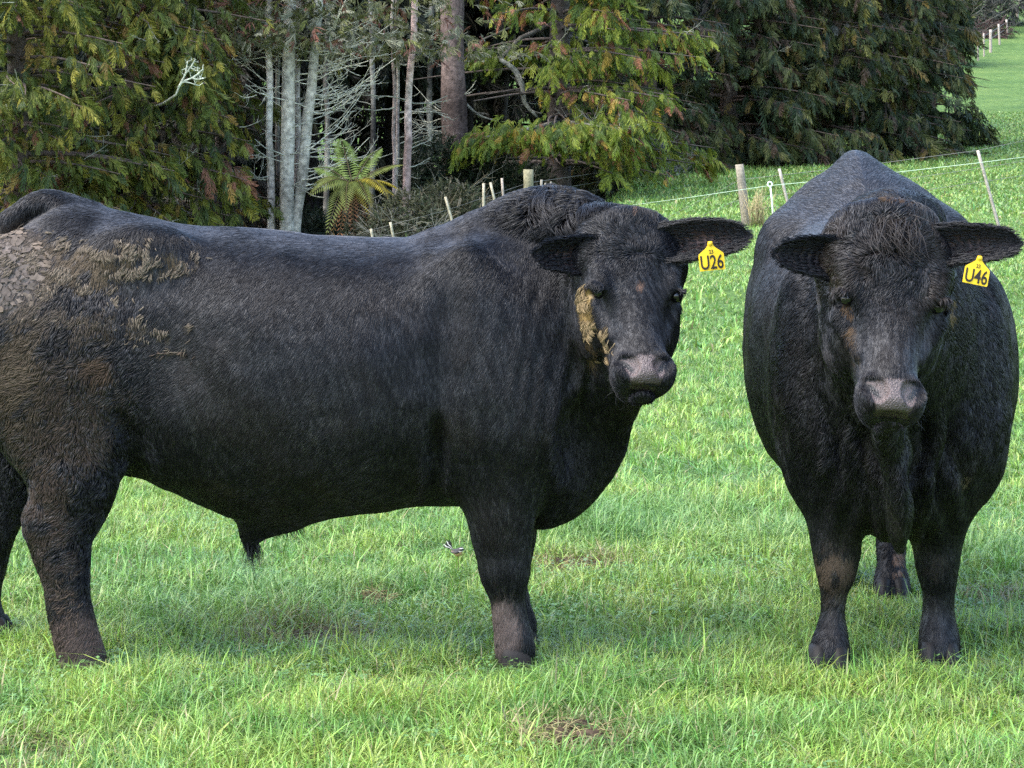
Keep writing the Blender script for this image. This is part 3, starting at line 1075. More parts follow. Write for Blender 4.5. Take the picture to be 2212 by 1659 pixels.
def len1(P, N, q):
    px, py = pxpy(P, (0, D1, 0))
    z = P[:, 2]
    hw = head_w(q)
    ln = .025 + .008 * patch(px, py, 150, 900, 190, 260, 0, .5) + .012 * sstep(.60, .50, z) * sstep(300, 420, px) * sstep(1000, 940, px)
    crest = patch(px, py, 1220, 455, 130, 55, .05, .5) * (1 - hw)
    ln = ln + .030 * crest
    ln = ln * (1 - hw) + hw * (.012 + .019 * sstep(.24, .05, q[:, 0]) + .012 * sstep(.2, .3, q[:, 0]) * sstep(.44, .38, q[:, 0]) * sstep(.08, .13, np.abs(q[:, 1])))
    lift = .22 + .10 * fbm(P, .05, 41, 2) + .35 * crest + hw * .25 * sstep(.24, .05, q[:, 0]) + .2 * patch(px, py, 150, 950, 190, 330, 0, .5)
    curl = .9 * crest + .35 * hw * sstep(.26, .08, q[:, 0]) + .45 * patch(px, py, 150, 950, 170, 330, 0, .5) + .1 * sstep(1120, 1200, px) * (1 - hw)
    rad = .00086 + .00030 * hw * sstep(.26, .06, q[:, 0]) + .0004 * crest + .00025 * patch(px, py, 150, 900, 190, 420, 0, .5)
    shag = np.clip(patch(px, py, 140, 950, 190, 420, 0, .5) + crest + hw * (.3 + .6 * sstep(.27, .12, q[:, 0])) + .6 * sstep(.58, .5, z) * sstep(300, 420, px) * sstep(1000, 940, px), 0, 1)
    return ln, lift * (.42 + .58 * shag), np.clip(curl, 0, 1), rad, .08 + .42 * shag - .25 * hw, .08 + .32 * shag


def haircol(P, mud, seed, brown):
    r = np.random.default_rng(seed)
    n = fbm(P, .05, 51, 3)
    c = BLACK[None] * (.6 + .9 * n)[:, None] * r.uniform(.7, 1.4, len(P))[:, None]
    W = np.stack([P[:, 0] + .35 * P[:, 2], P[:, 1], .16 * P[:, 2]], -1)
    st = sstep(.55, .85, vnoise(W, .006, 55)) * (.4 + 1.2 * vnoise(P, .15, 56))
    c = c * (.45 + .55 * (1 - st))[:, None] + (st * .016 * r.uniform(.5, 1.5, len(P)))[:, None] * np.array([1.0, .95, 1.0])
    bmix = (brown * sstep(.45, .7, fbm(P, .12, 61, 2)))[:, None]
    c = c * (1 - bmix) + BROWNISH * bmix
    return c


def hcol1(P, N, pts):
    A, C = mud1(P, N)
    px, py = pxpy(P, (0, D1, 0))
    c = haircol(P, None, 5, .30 * np.ones(len(P)))
    r = np.random.default_rng(8).random(len(P))
    on = (A > .12) & (r < A * 1.15)
    c[on] = C[on] * .85
    # dew beads along the wet topline, with sky sheen painted into the hair colour
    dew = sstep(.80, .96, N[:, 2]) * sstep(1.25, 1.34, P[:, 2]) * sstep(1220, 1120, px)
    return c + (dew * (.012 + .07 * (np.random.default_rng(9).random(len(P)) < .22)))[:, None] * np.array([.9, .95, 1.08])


def skin1(V, N):
    A, C = mud1(V, N)
    return np.where((A > .1)[:, None], C, BLACK[None] * .9)


body1, V1, F1, N1, q1, nm1 = body_mesh(fd, Hd1, bull1, disp1, skin1, 1)
del fd
fc = V1[F1].mean(1)
pxf, pyf = pxpy(fc, (0, D1, 0))
wt = np.where(fc[:, 1] > .22, .3, 1.0) * np.where(pxf < -60, .35, 1.0)
wt = wt * np.where(head_w(q1)[F1[:, 0]] > .5, 2.6, 1.0)
Am, _ = mud1(fc, None)
caked = patch(pxf, pyf, 20, 590, 95, 95, 0, .5)
wt = wt * (1 - .85 * caked)
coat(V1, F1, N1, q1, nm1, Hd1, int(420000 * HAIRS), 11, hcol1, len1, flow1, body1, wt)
eyes(Hd1, bull1)
for (px, py, y, yaw, s) in ((186, 1462, -.27, -.05, .92), (-8, 1400, .22, -.05, .9), (1116, 1424, -.24, -.08, .9), (1126, 1390, .20, .0, .85)):
    p = B1(px, py, y)
    hoof_pair('hoof', (p[0] - .01, y, gz1(p[0], D1 + y) - .004), yaw, s, bull1, (.055, .040, .032) if px == 186 else (.02, .016, .014))


def tuft(name, P, D, length, rad, col, parent, seed, droop=.4, k=6, wave=.25):
    r = np.random.default_rng(seed)
    n = len(P)
    s = np.linspace(0, 1, k)[None, :, None]
    D = nrm(D + .22 * r.normal(size=(n, 3)))
    L = (np.asarray(length) * r.uniform(.6, 1.15, n))[:, None, None]
    sd = nrm(np.cross(D, r.normal(size=(n, 3))))
    pts = P[:, None, :] + L * (D[:, None, :] * s + np.array([0, 0, -1.0]) * droop * s ** 2 + wave * sd[:, None, :] * np.sin(s * 4.0) * .35)
    return hair_obj(name, None, pts, np.broadcast_to(rad * np.linspace(1, .15, k), (n, k)), np.tile(col, (n, 1)), parent)


rr = np.random.default_rng(77)
# sheath tassel, curled poll tuft, chin whiskers
n = 190
c0 = B1(545, 1172)
tuft('sheath_tuft', c0 + rr.normal(size=(n, 3)) * [.012, .012, .008], np.tile([.06, 0, -1.0], (n, 1)) + rr.normal(size=(n, 3)) * .12, np.where(rr.random(n) < .25, .085, .05), .0010, BLACK, bull1, 1, .3)
n = 170
c0 = B1(600, 1138)
tuft('belly_fringe', c0 + (rr.random((n, 3)) - .5) * [.16, .08, .02], np.tile([.5, 0, -.8], (n, 1)), .035, .0010, BLACK, bull1, 2, .2)
n = 150
tuft('poll_tuft', Hd1.frm(np.stack([rr.uniform(-.035, .0, n), rr.uniform(-.03, .06, n), rr.uniform(-.09, -.05, n)], -1)), np.tile(-Hd1.h + .15 * Hd1.n, (n, 1)) + .35 * rr.normal(size=(n, 3)), .055, .0017, BLACK * .8, bull1, 3, .35, wave=.9)


def whiskers(H, parent, seed):
    r = np.random.default_rng(seed)
    n = 44
    sg = np.where(r.random(n) < .5, -1, 1)
    P = H.frm(np.stack([r.uniform(.46, .58, n), sg * r.uniform(.06, .085, n), r.uniform(-.12, -.05, n)], -1))
    D = H.l[None] * sg[:, None] * .9 + H.h[None] * .6 + .3 * r.normal(size=(n, 3))
    tuft('whiskers', P, D, .032, .00045, (.02, .02, .02), parent, seed + 1, .25)


whiskers(Hd1, bull1, 31)

# ears and tag
e = make_ear('ear', Hd1, Hd1.frm((.125, .145, -.150)), U(1619, 500, 7.38) - [0, D1, 0], (-.40, -1, .10), .140, .048, .012, bull1, (.10, .055, .042), 41)
e2 = make_ear('ear', Hd1, Hd1.frm((.112, -.140, -.13)), U(1154, 538, 7.33) - [0, D1, 0], (.40, -1, -.10), .132, .048, .012, bull1, (.045, .022, .018), 43)
tc_ = U(1537, 556, 7.27) - [0, D1, 0]
ear_tag(tc_, (1, .18, .09), (.10, .10, 1), .082, 'U26', bull1)

# dried mud plates on the rump
mp = MB()
r = np.random.default_rng(90)
Wf = np.where((fc[:, 1] < -.02), 1.0, 0) * (1.3 * patch(pxf, pyf, 15, 590, 110, 105, 0, .4) + .8 * patch(pxf, pyf, 150, 575, 130, 55, .15, .5) + .65 * patch(pxf, pyf, 330, 555, 130, 40, .12, .5) + .35 * patch(pxf, pyf, 210, 690, 150, 60, .3, .5) + .5 * patch(pxf, pyf, 1270, 665, 18, 45, -.12, .5) * 1.5
      + .25 * patch(pxf, pyf, 1292, 725, 24, 45, -.3, .5))
Pm, Nm, fm_ = scatter(V1, F1, N1, 13000, Wf * (.03 + (Am > .3)) * (fbm(fc, .05, 95, 2) > .45), 91)
pmx, pmy = pxpy(Pm, (0, D1, 0))
bigs = patch(pmx, pmy, 15, 590, 100, 100, 0, .6)
# plates keep clear of each other, so that the dark coat shows in the cracks between them
kept, grid = [], {}
for i in range(len(Pm)):
    s = (.0046 + .0095 * bigs[i]) * r.uniform(.5, 1.6) * (.75 if pmx[i] > 1200 else 1)
    c_ = (int(Pm[i, 0] / .03), int(Pm[i, 2] / .03))
    ok = True
    for gx in (-1, 0, 1):
        for gz_ in (-1, 0, 1):
            for (j, sj) in grid.get((c_[0] + gx, c_[1] + gz_), ()):
                d_ = Pm[i] - Pm[j]
                if (d_[0] / 1.25) ** 2 + d_[1] ** 2 + (d_[2] * 1.15) ** 2 < ((s + sj) * (.66 + .22 * bigs[i])) ** 2:
                    ok = False
    if ok:
        grid.setdefault(c_, []).append((i, s))
        kept.append((i, s))
for i, s in kept:
    if bigs[i] < .5:
        continue
    face = False
    nv = r.integers(8, 13)
    a = (np.arange(nv) + r.uniform(-.35, .35, nv)) / nv * 2 * np.pi
    n_ = nrm(Nm[i] + (.24 - .12 * bigs[i]) * r.normal(size=3))
    u = nrm(np.array([1, 0, -.3]) + .3 * r.normal(size=3)); u = nrm(u - n_ * (u @ n_)); v = np.cross(n_, u)
    ra = s * r.uniform(.45, 1.25, nv)
    c0_ = Pm[i] + Nm[i] * r.uniform(.003, .0055)
    ring = c0_ + (ra * np.cos(a) * (1.9 - .5 * bigs[i]))[:, None] * u + (ra * np.sin(a) * (.75 + .2 * bigs[i]))[:, None] * v + n_ * (.22 * ra * np.maximum(0, np.cos(a - r.uniform(0, 6.28))))[:, None]
    low = ring - n_ * .0022
    ctr = c0_ + n_ * .0006
    base = bigs[i] * np.array([.118, .095, .081]) + (1 - bigs[i]) * np.array([.150, .108, .064])
    c = base * r.uniform(.4 + .2 * bigs[i], 1.2)
    V = np.concatenate([ring, low, ctr[None]])
    k = np.arange(nv)
    mp.add(V, np.concatenate([np.stack([k, (k + 1) % nv, np.full(nv, 2 * nv)], -1), np.stack([k, k + nv, (k + 1) % nv], -1), np.stack([(k + 1) % nv, k + nv, (k + 1) % nv + nv], -1)]), c)
o = mp.build('dried_mud', M_MUD, body1, smooth=False)

# mud matted into the locks: short thick curved strands
Wc = np.where(fc[:, 1] < -.02, 1.0, 0) * (1.2 * patch(pxf, pyf, 150, 575, 130, 55, .15, .5) + 1.0 * patch(pxf, pyf, 330, 558, 125, 40, .12, .5) + .55 * patch(pxf, pyf, 240, 690, 150, 60, .3, .5) + .35 * patch(pxf, pyf, 395, 740, 50, 60, .2, .5) + .35 * patch(pxf, pyf, 130, 850, 150, 130, 0, .5)
      + .3 * patch(pxf, pyf, 130, 1150, 70, 190, 0, .5) + 2.2 * patch(pxf, pyf, 1268, 668, 15, 48, -.12, .5) + 1.2 * patch(pxf, pyf, 1298, 735, 24, 45, -.3, .5))
Pc, Nc, fi_ = scatter(V1, F1, N1, 8500, Wc * (.03 + (Am > .2)) * sstep(.42, .62, fbm(fc * np.array([1, 1, 1.7]), .045, 97, 3)) ** 1.5, 93)
pcx, pcy = pxpy(Pc, (0, D1, 0))
q_ = Hd1.to(Pc)
onface = pcx > 1200
low_ = (pcy > 760) & ~onface
r = np.random.default_rng(94)
n = len(Pc)
ptc = grow(Pc, Nc, flow1(Pc, Nc, q_), np.where(onface, .022, .018) * r.uniform(.5, 1.3, n), np.full(n, .45), np.full(n, .5), k=5, clump=.25, cell=.012, seed=95, wav=.5)
cc = np.where(low_[:, None], np.array([.088, .064, .048]), np.array([.150, .120, .088]))
cc = np.where(onface[:, None], np.array([.27, .195, .105]), cc) * r.uniform(.35, 1.2, (n, 1))
hair_obj('matted_mud', None, ptc, (r.uniform(.0007, .0017, n) * np.where(onface, .8, 1))[:, None] * np.array([.5, 1, 1, .8, .25])[None], cc, body1, M_CLOT)

# ------------------------------------------------------------------ the bull that faces the camera
ROT2 = math.radians(-94.2)
O2 = np.array([1.236, 7.52, 0.0])
bull2 = thing('bull', 'black bull standing head-on towards us, curly forehead, yellow U46 ear tag', 'bull', O2, ROT2, 'black bulls in the paddock')
c2, s2 = math.cos(ROT2), math.sin(ROT2)
RM = np.array([[c2, -s2, 0], [s2, c2, 0], [0, 0, 1.0]])
toL = lambda p: (np.asarray(p, float) - O2) @ RM          # world -> bull
dirL = lambda v: np.asarray(v, float) @ RM
toW = lambda p: np.asarray(p, float) @ RM.T + O2
B2 = lambda px, py, Y: toL(U(px, py, Y))
Hd2 = Head(B2(1934, 456, 6.84), B2(1937, 893, 6.55), dirL((.03, -1, 0)), 1.17, .935)
fd = Field(graded(-1.98, 1.12, .46, 1.06, .0056, .0115), graded(-.62, .62, -.24, .24, .0055, .0105), graded(-.03, 1.80, .84, 1.62, .0056, .0110))
st = [(-1.80, 1.42, .95, .15, 1.15, 1.9, 2), (-1.70, 1.62, .80, .29, 1.02, 1.8, 2.1), (-1.52, 1.655, .68, .41, .98, 2.0, 2.2), (-1.28, 1.63, .60, .445, .95, 2.2, 2.2), (-1.05, 1.56, .52, .46, .93, 2.3, 2.2), (-.80, 1.47, .46, .468, .92, 2.3, 2.2),
      (-.50, 1.45, .45, .465, .92, 2.3, 2.2), (-.25, 1.45, .44, .41, .93, 2.3, 2.2), (-.05, 1.43, .42, .37, .92, 2.2, 2.2), (.10, 1.34, .43, .32, .90, 2.0, 2.1), (.22, 1.20, .50, .25, .88, 2, 2), (.32, 1.04, .62, .15, .85, 2, 2)]
trunk(fd, st, lambda x: .022 * np.exp(-((x + .8) / .4) ** 2))
fd.tube([(-1.15, 0, 1.50, .07, .05), (-1.40, 0, 1.59, .05, .065), (-1.60, 0, 1.645, .045, .055), (-1.72, 0, 1.64, .04, .05), (-1.82, 0, 1.55, .04, .045), (-1.88, 0, 1.35, .034, .036), (-1.90, 0, 1.05, .03, .03), (-1.90, 0, .7, .024, .024)], (0, 1, 0), .10)
for s in (-1, 1):
    fd.ell((-1.12, s * .30, 1.36), (.16, .06, .07), .14)
    fd.ell((-1.45, s * .25, 1.00), (.26, .15, .32), .12)
    fd.ell((-.02, s * .275, .93), (.19, .085, .32), .12)
    fd.ell((.14, s * .21, .84), (.10, .09, .14), .10)
def leg2(rows, k=.07, side=1):
    """rows: px centre, py, half width px, fore-aft half width m, depth Y"""
    R_ = []
    for px, py, a, b_, Y in rows:
        p = B2(px, py, Y)
        R_.append((*p, a / FPX * Y, b_))
    fd.tube(R_, (0, 1, 0), k)
leg2([(1770, 860, 62, .13, 7.55), (1778, 960, 76, .15, 7.55), (1787, 1040, 72, .135, 7.54), (1799, 1110, 60, .105, 7.53), (1803, 1160, 55, .09, 7.52), (1806, 1205, 51, .08, 7.51), (1805, 1240, 43, .073, 7.5), (1801, 1275, 33, .055, 7.5), (1799, 1320, 30, .053, 7.5),
      (1796, 1360, 36, .06, 7.49), (1792, 1400, 43, .07, 7.47), (1789, 1432, 43, .07, 7.46)])
leg2([(2085, 860, 60, .13, 7.55), (2070, 960, 74, .15, 7.55), (2052, 1040, 70, .135, 7.55), (2036, 1110, 58, .105, 7.56), (2028, 1160, 52, .09, 7.57), (2024, 1205, 47, .08, 7.57), (2024, 1240, 40, .073, 7.57), (2026, 1275, 32, .055, 7.57), (2026, 1320, 31, .053, 7.57),
      (2027, 1360, 38, .06, 7.56), (2029, 1395, 43, .07, 7.55), (2030, 1422, 42, .07, 7.54)])
leg2([(1950, 900, 70, .16, 9.05), (1945, 1010, 55, .13, 9.02), (1935, 1090, 45, .10, 9.0), (1928, 1140, 37, .085, 8.98), (1926, 1180, 33, .06, 8.93), (1926, 1215, 31, .055, 8.87), (1927, 1250, 38, .06, 8.83), (1927, 1280, 40, .06, 8.8)])
leg2([(1770, 900, 70, .16, 9.2), (1772, 1010, 55, .13, 9.2), (1778, 1090, 45, .10, 9.2), (1800, 1140, 37, .085, 9.16), (1806, 1180, 33, .06, 9.1), (1808, 1215, 31, .055, 9.05), (1808, 1245, 38, .06, 9.0), (1808, 1270, 40, .06, 8.98)])
hb = Hd2.frm((.10, 0, -.17))
fd.tube([(-.15, 0, 1.08, .28, .36), (.15, 0, 1.10, .25, .36), (.36, hb[1] * .5, 1.13, .20, .31), (hb[0] - .06, hb[1] * .85, hb[2] - .10, .165, .24), (hb[0], hb[1], hb[2] - .05, .135, .18)], (0, 1, 0), .10)
fd.tube([(-.30, 0, 1.39, .12, .06), (-.05, 0, 1.43, .13, .07), (.18, 0, 1.455, .13, .085), (.40, hb[1] * .6, 1.455, .12, .085), (*Hd2.frm((.01, 0, -.11)), .09, .07)], (0, 1, 0), .10)
gf = Hd2.frm((.42, 0, -.20))
fd.tube([(*(gf + [-.02, 0, -.05]), .05, .07), (.47, hb[1] * .5, .78, .048, .10), (.41, 0, .62, .046, .12), (.36, .0, .52, .044, .10), (.335, .0, .455, .026, .05)], (0, 1, 0), .05)
fd.ell((.12, 0, .60), (.15, .13, .14), .08)
add_head(fd, Hd2, .06)


def disp2(V, N):
    W = toW(V)
    px, py = pxpy(W, (0, 0, 0))
    d = (fbm(V, .13, 14, 2) - .5) * .012 + (fbm(V, .32, 45, 2) - .5) * .024
    fr = sstep(-.1, .05, V[:, 0])
    q = Hd2.to(V)
    notface = 1 - head_w(q)
    # folds down the front of the shoulders and the throat
    for sx in (-1, 1):
        cx = 1925 + sx * 95
        d += fr * notface * .010 * patch(px, py, cx, 1010, 60, 130, sx * -.12, .6) * np.sin((px - sx * .22 * py) / 9.0)
        d -= fr * notface * .040 * patch(px, py, 1925 + sx * 116, 1000, 15, 105, sx * .25, .9)
        d -= fr * notface * .038 * patch(px, py, 1922 + sx * 58, 1060, 16, 110, sx * .12, .9)
        d += fr * notface * .022 * patch(px, py, 1925 + sx * 88, 990, 14, 100, sx * .2, .9)
    return d


def mud2(V, N, seed=0):
    W = toW(V)
    px, py = pxpy(W, (0, 0, 0))
    near = sstep(-.2, .0, V[:, 0])
    hind = sstep(-.9, -1.1, V[:, 0])
    n1 = fbm(V, .03, 121 + seed, 3)
    C = np.tile(BLACK, (len(V), 1))
    A = np.zeros(len(V))
    for (cx, cy, rx, ry, rot, amt, thr, c, wh) in ((1802, 1228, 46, 48, .0, .95, .40, (.115, .084, .060), near), (1805, 1290, 26, 40, 0, .55, .45, (.09, .068, .050), near), (1836, 690, 13, 52, -.1, .6, .47, (.20, .12, .065), near), (1846, 760, 12, 50, -.15, .35, .48, (.11, .075, .042), near),
                                                   (2050, 665, 9, 40, .1, .8, .42, (.26, .18, .09), near), (2085, 1030, 22, 12, -.6, .7, .50, (.26, .20, .12), near), (1942, 1208, 12, 18, .2, 1.0, .42, (.27, .17, .12), hind), (1938, 1235, 12, 10, .2, 1.0, .42, (.27, .17, .12), hind),
                                                   (2028, 1225, 40, 30, 0, .4, .5, (.05, .036, .026), near), (1815, 590, 22, 40, -.2, .4, .5, (.08, .065, .03), near), (1935, 452, 30, 9, .1, .7, .35, (.12, .075, .045), near)):
        m = patch(px, py, cx, cy, rx, ry, rot, .5) * amt * wh
        a = np.clip(m * sstep(thr - .1, thr + .1, n1) * 1.15, 0, 1)
        C = C * (1 - a)[:, None] + .6 * np.array(c)[None] * a[:, None]
        A = np.maximum(A, a)
    return A, C


def flow2(P, N, q):
    f = np.stack([-.45 + 1.0 * (fbm(P, .3, 92, 2) - .5), .15 * np.sign(P[:, 1]) + 1.4 * (fbm(P, .28, 93, 2) - .5), -1.0 + 0 * P[:, 0]], -1)
    top = sstep(.75, .95, N[:, 2])
    f = f * (1 - top)[:, None] + top[:, None] * np.stack([-1.0 + 0 * P[:, 0], .4 * np.sign(P[:, 1]), 0 * P[:, 0]], -1)
    w_ = head_w(q)[:, None]
    return f * (1 - w_) + w_ * head_flow(q, Hd2)


def len2(P, N, q):
    hw = head_w(q)
    chest = sstep(-.15, .1, P[:, 0]) * (1 - hw) * sstep(.5, .7, P[:, 2])
    ln = .025 + .010 * chest
    ln = ln * (1 - hw) + hw * (.015 + .020 * sstep(.36, .10, q[:, 0]) + .014 * sstep(.2, .3, q[:, 0]) * sstep(.44, .38, q[:, 0]) * sstep(.08, .13, np.abs(q[:, 1])))
    lift = .24 + .1 * chest + hw * .32 * sstep(.34, .08, q[:, 0])
    curl = .25 * chest + .60 * hw * sstep(.36, .12, q[:, 0]) * (.4 + 1.2 * vnoise(P, .03, 71))
    rad = .00088 + .00036 * hw * sstep(.34, .1, q[:, 0])
    shag = np.clip(.5 * chest + .95 * hw * sstep(.40, .25, q[:, 0]) + .3 * hw, 0, 1)
    return ln, lift * (.48 + .52 * shag), np.clip(curl, 0, 1), rad, .08 + .34 * shag - .12 * hw, .085 + .45 * shag


def hcol2(P, N, pts):
    A, C = mud2(P, N)
    q = Hd2.to(P)
    fore = head_w(q) * sstep(.42, .2, q[:, 0])
    c = haircol(P, None, 15, .25 + .6 * fore)
    c = c * (1 + .35 * fore)[:, None]
    r = np.random.default_rng(18).random(len(P))
    on = (A > .12) & (r < A * 1.1)
    c[on] = C[on]
    dew = sstep(.55, .9, N[:, 2]) * sstep(1.25, 1.36, P[:, 2]) * sstep(.25, .0, P[:, 0])  # dew plus sky sheen, painted as paler colour on upward-facing hair
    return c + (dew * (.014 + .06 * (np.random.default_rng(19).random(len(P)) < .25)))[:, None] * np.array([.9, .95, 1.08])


def skin2(V, N):
    A, C = mud2(V, N)
    return np.where((A > .1)[:, None], C, BLACK[None] * .9)


body2, V2, F2, N2, q2, nm2 = body_mesh(fd, Hd2, bull2, disp2, skin2, 2)
del fd
fc2 = V2[F2].mean(1)
wt = np.where(fc2[:, 0] < -.9, .5, 1.0) * np.where(fc2[:, 0] > -.1, 1.25, 1.0)
wt = wt * np.where(head_w(q2)[F2[:, 0]] > .5, 2.4, 1.0)
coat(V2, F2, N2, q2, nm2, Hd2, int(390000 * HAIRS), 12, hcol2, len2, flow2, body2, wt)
eyes(Hd2, bull2)
for (px, Y, sc_) in ((1789, 7.44, .98), (2030, 7.52, .95), (1927, 8.78, .92), (1808, 8.96, .92)):
    p = U(px, 1400, Y)
    l_ = toL((p[0], Y, gz1(p[0], Y) - .004))
    hoof_pair('hoof', (l_[0] - .01, l_[1], l_[2]), .0, sc_, bull2)
n = 260
tuft('poll_tuft', Hd2.frm(np.stack([rr.uniform(-.045, .02, n), rr.uniform(-.06, .06, n), rr.uniform(-.10, -.04, n)], -1)), np.tile(-Hd2.h + .1 * Hd2.n, (n, 1)) + .32 * rr.normal(size=(n, 3)), .075, .0013, BLACK * 1.2, bull2, 4, .25, wave=.6)
n = 420
tuft('forelock', Hd2.frm(np.stack([rr.uniform(.01, .06, n), rr.uniform(-.05, .05, n), rr.uniform(-.01, .006, n)], -1)), np.tile(Hd2.h + .35 * Hd2.n, (n, 1)), .115, .0015, BROWNISH * 1.2, bull2, 6, .05, wave=.45)
n = 200
tuft('sheath_tuft', np.array([-.95, 0, .50]) + rr.normal(size=(n, 3)) * .012, np.tile([.1, 0, -1.0], (n, 1)), .06, .001, BLACK, bull2, 9, .3)
whiskers(Hd2, bull2, 33)
make_ear('ear', Hd2, Hd2.frm((.128, .146, -.145)), B2(2204, 516, 6.86), dirL((-.40, -1, .15)), .132, .05, .012, bull2, (.055, .032, .028), 45)
make_ear('ear', Hd2, Hd2.frm((.145, -.146, -.145)), B2(1672, 535, 6.86), dirL((.40, -1, -.05)), .135, .05, .012, bull2, (.03, .02, .018), 47)
ear_tag(B2(2111, 587, 6.74), dirL((.96, .15, -.20)), dirL((.22, .1, 1)), .076, 'U46', bull2)
# ------------------------------------------------------------------ pasture grass
def blades(X, Y, h, wd, lean, az, col, seg=3, tipc=None):
    n = len(X)
    s = np.linspace(0, 1, seg + 1)
    z0 = gz(X, Y) - .006
    d = np.stack([np.cos(az), np.sin(az), 0 * az], -1)
    face = az + np.pi / 2 + np.random.default_rng(n).normal(size=n) * .5
    sd = np.stack([np.cos(face), np.sin(face), 0 * az], -1)
    out = h * lean
    P = np.stack([X, Y, z0], -1)[:, None, :] + d[:, None, :] * (out[:, None] * s ** 1.8)[..., None]
    P[..., 2] += h[:, None] * (s - .38 * np.minimum(lean, 1.5)[:, None] * s ** 2.4)
    hw = wd[:, None] * .5 * (1 - s ** 1.6 * .93)
    V = np.stack([P - sd[:, None, :] * hw[..., None], P + sd[:, None, :] * hw[..., None]], 2).reshape(n, -1, 3)
    k = 2 * (seg + 1)
    b0 = np.arange(n)[:, None] * k
    F = np.concatenate([b0 + np.array([[2 * j, 2 * j + 1, 2 * j + 3, 2 * j + 2]]) for j in range(seg)])
    C = np.repeat(col[:, None, :], k, 1)
    return V.reshape(-1, 3), F, C.reshape(-1, 3)


def grass_col(X, Y, r):
    P = np.stack([X, Y, 0 * X], -1)
    a = fbm(P, .30, 71, 3)
    b_ = fbm(P, .9, 72, 2)
    c = np.array([.195, .325, .062])[None] * np.ones((len(X), 1))
    lush = np.array([.120, .245, .050]); yel = np.array([.295, .395, .075]); blu = np.array([.145, .278, .074])
    w1 = sstep(.44, .62, a)[:, None] * .6
    c = c * (1 - w1) + yel * w1
    w2 = sstep(.48, .34, a)[:, None] * .75
    c = c * (1 - w2) + lush * w2
    w3 = (sstep(.55, .68, b_) * (r.random(len(X)) < .4))[:, None]
    c = c * (1 - w3) + blu * w3
    fr_ = sstep(14, 40, Y)[:, None]
    c = c * (1 + r.uniform(-.42, .45, (len(X), 1)) * (1 - .7 * fr_))
    c = c * (1 - .25 * fr_) + .25 * fr_ * np.array([.225, .335, .105])
    c = c * .95 * (1 + .10 * r.normal(size=(len(X), 3)))
    st = r.random(len(X)) < .035
    c[st] = np.array([.33, .29, .13]) * r.uniform(.6, 1.1, (st.sum(), 1))
    return np.clip(c, .005, .6)


SPOTS = [(*U(660, 1362, 1)[[0]], 0, 0)]
def ground_at(px, py):
    """where the flat foreground is seen at this frame position"""
    Y = CAMH * FPX / (py - HY)
    return (px - CX) / FPX * Y, Y
HOOVES = [(-1.375, 7.48), (-.02, 7.51), (.03, 7.95), (1.024, 7.44), (1.393, 7.52), (1.45, 8.78)]
DUNG = [(*ground_at(660, 1375), .17), (*ground_at(800, 1300), .06), (*ground_at(1245, 1225), .16), (*ground_at(1230, 1600), .13), (*ground_at(60, 1640), .12), (*ground_at(2155, 1300), .12)]
TUFTS = [(*ground_at(1290, 1160), .55, .5), (*ground_at(1440, 1130), .45, .4), (*ground_at(2150, 1200), .5, .4), (*ground_at(720, 1290), .4, .35), (*ground_at(1740, 1180), .4, .3), (*ground_at(430, 1330), .35, .3)]


def grass_zone(y0, y1, dens, hm, wm, seg, seed, xlo=None, margin=1.32):
    r = np.random.default_rng(seed)
    half = lambda Y: np.maximum(1106 / FPX * Y * margin, 1.2)
    n = int(dens * (half(y0) + half(y1)) * (y1 - y0))
    Y = np.sqrt(r.uniform(y0 ** 2, y1 ** 2, n))
    X = r.uniform(-1, 1, n) * half(Y)
    # tussocks: pull some of the blades together
    cx, cy = X.copy(), Y.copy()
    gsz = .05 if y0 < 12 else .16
    q = np.floor(np.stack([X, Y], -1) / gsz)
    jit = np.stack([_hash(q[:, 0], q[:, 1], q[:, 0] * 0, 5), _hash(q[:, 0], q[:, 1], q[:, 0] * 0, 6)], -1)
    ctr = (q + .2 + .6 * jit) * gsz
    pull = (r.random(n) < .65) * r.uniform(.35, .8, n)
    X = X * (1 - pull) + ctr[:, 0] * pull
    Y = Y * (1 - pull) + ctr[:, 1] * pull
    P = np.stack([X, Y, 0 * X], -1)
    hn = fbm(P, .35, 81, 2)
    h = hm * (.35 + 1.3 * hn) * r.uniform(.5, 1.4, n) * np.where(r.random(n) < .06, 1.6, 1.0)
    col = grass_col(X, Y, r)
    lean = np.abs(r.normal(.75, .55, n)) + .1
    az = r.uniform(0, 2 * np.pi, n)
    out = pull > 0
    az = np.where(out & (r.random(n) < .7), np.arctan2(Y - ctr[:, 1], X - ctr[:, 0]) + r.normal(size=n) * .5, az)
    for (tx, ty, rx, ry) in TUFTS:
        m = np.exp(-((X - tx) / rx) ** 2 - ((Y - ty) / ry) ** 2)
        h = h * (1 + .55 * m)
        k = (m * .55)[:, None]
        col = col * (1 - k) + k * np.array([.130, .262, .075]) * r.uniform(.6, 1.5, (n, 1))
    keep = np.ones(n, bool)
    for (tx, ty) in HOOVES:
        h = h * (1 - .55 * np.exp(-(((X - tx) / .13) ** 2 + ((Y - ty + .06) / .16) ** 2)))
    for (tx, ty, rd) in DUNG:
        dd = np.hypot(X - tx, (Y - ty) / 1.2) / rd
        keep &= ~((dd < .7) & (r.random(n) < .8))
        ring = (dd < 1.5) & (r.random(n) < .45)
        col[ring] = np.array([.26, .23, .10]) * r.uniform(.6, 1.2, (ring.sum(), 1))
    if xlo is not None:
        keep &= X > np.interp(Y, *xlo)
    X, Y, h, lean, az, col = (a[keep] for a in (X, Y, h, lean, az, col))
    wd = wm * r.uniform(.5, 1.5, len(X))
    return blades(X, Y, h, wd, lean, az, col, seg)


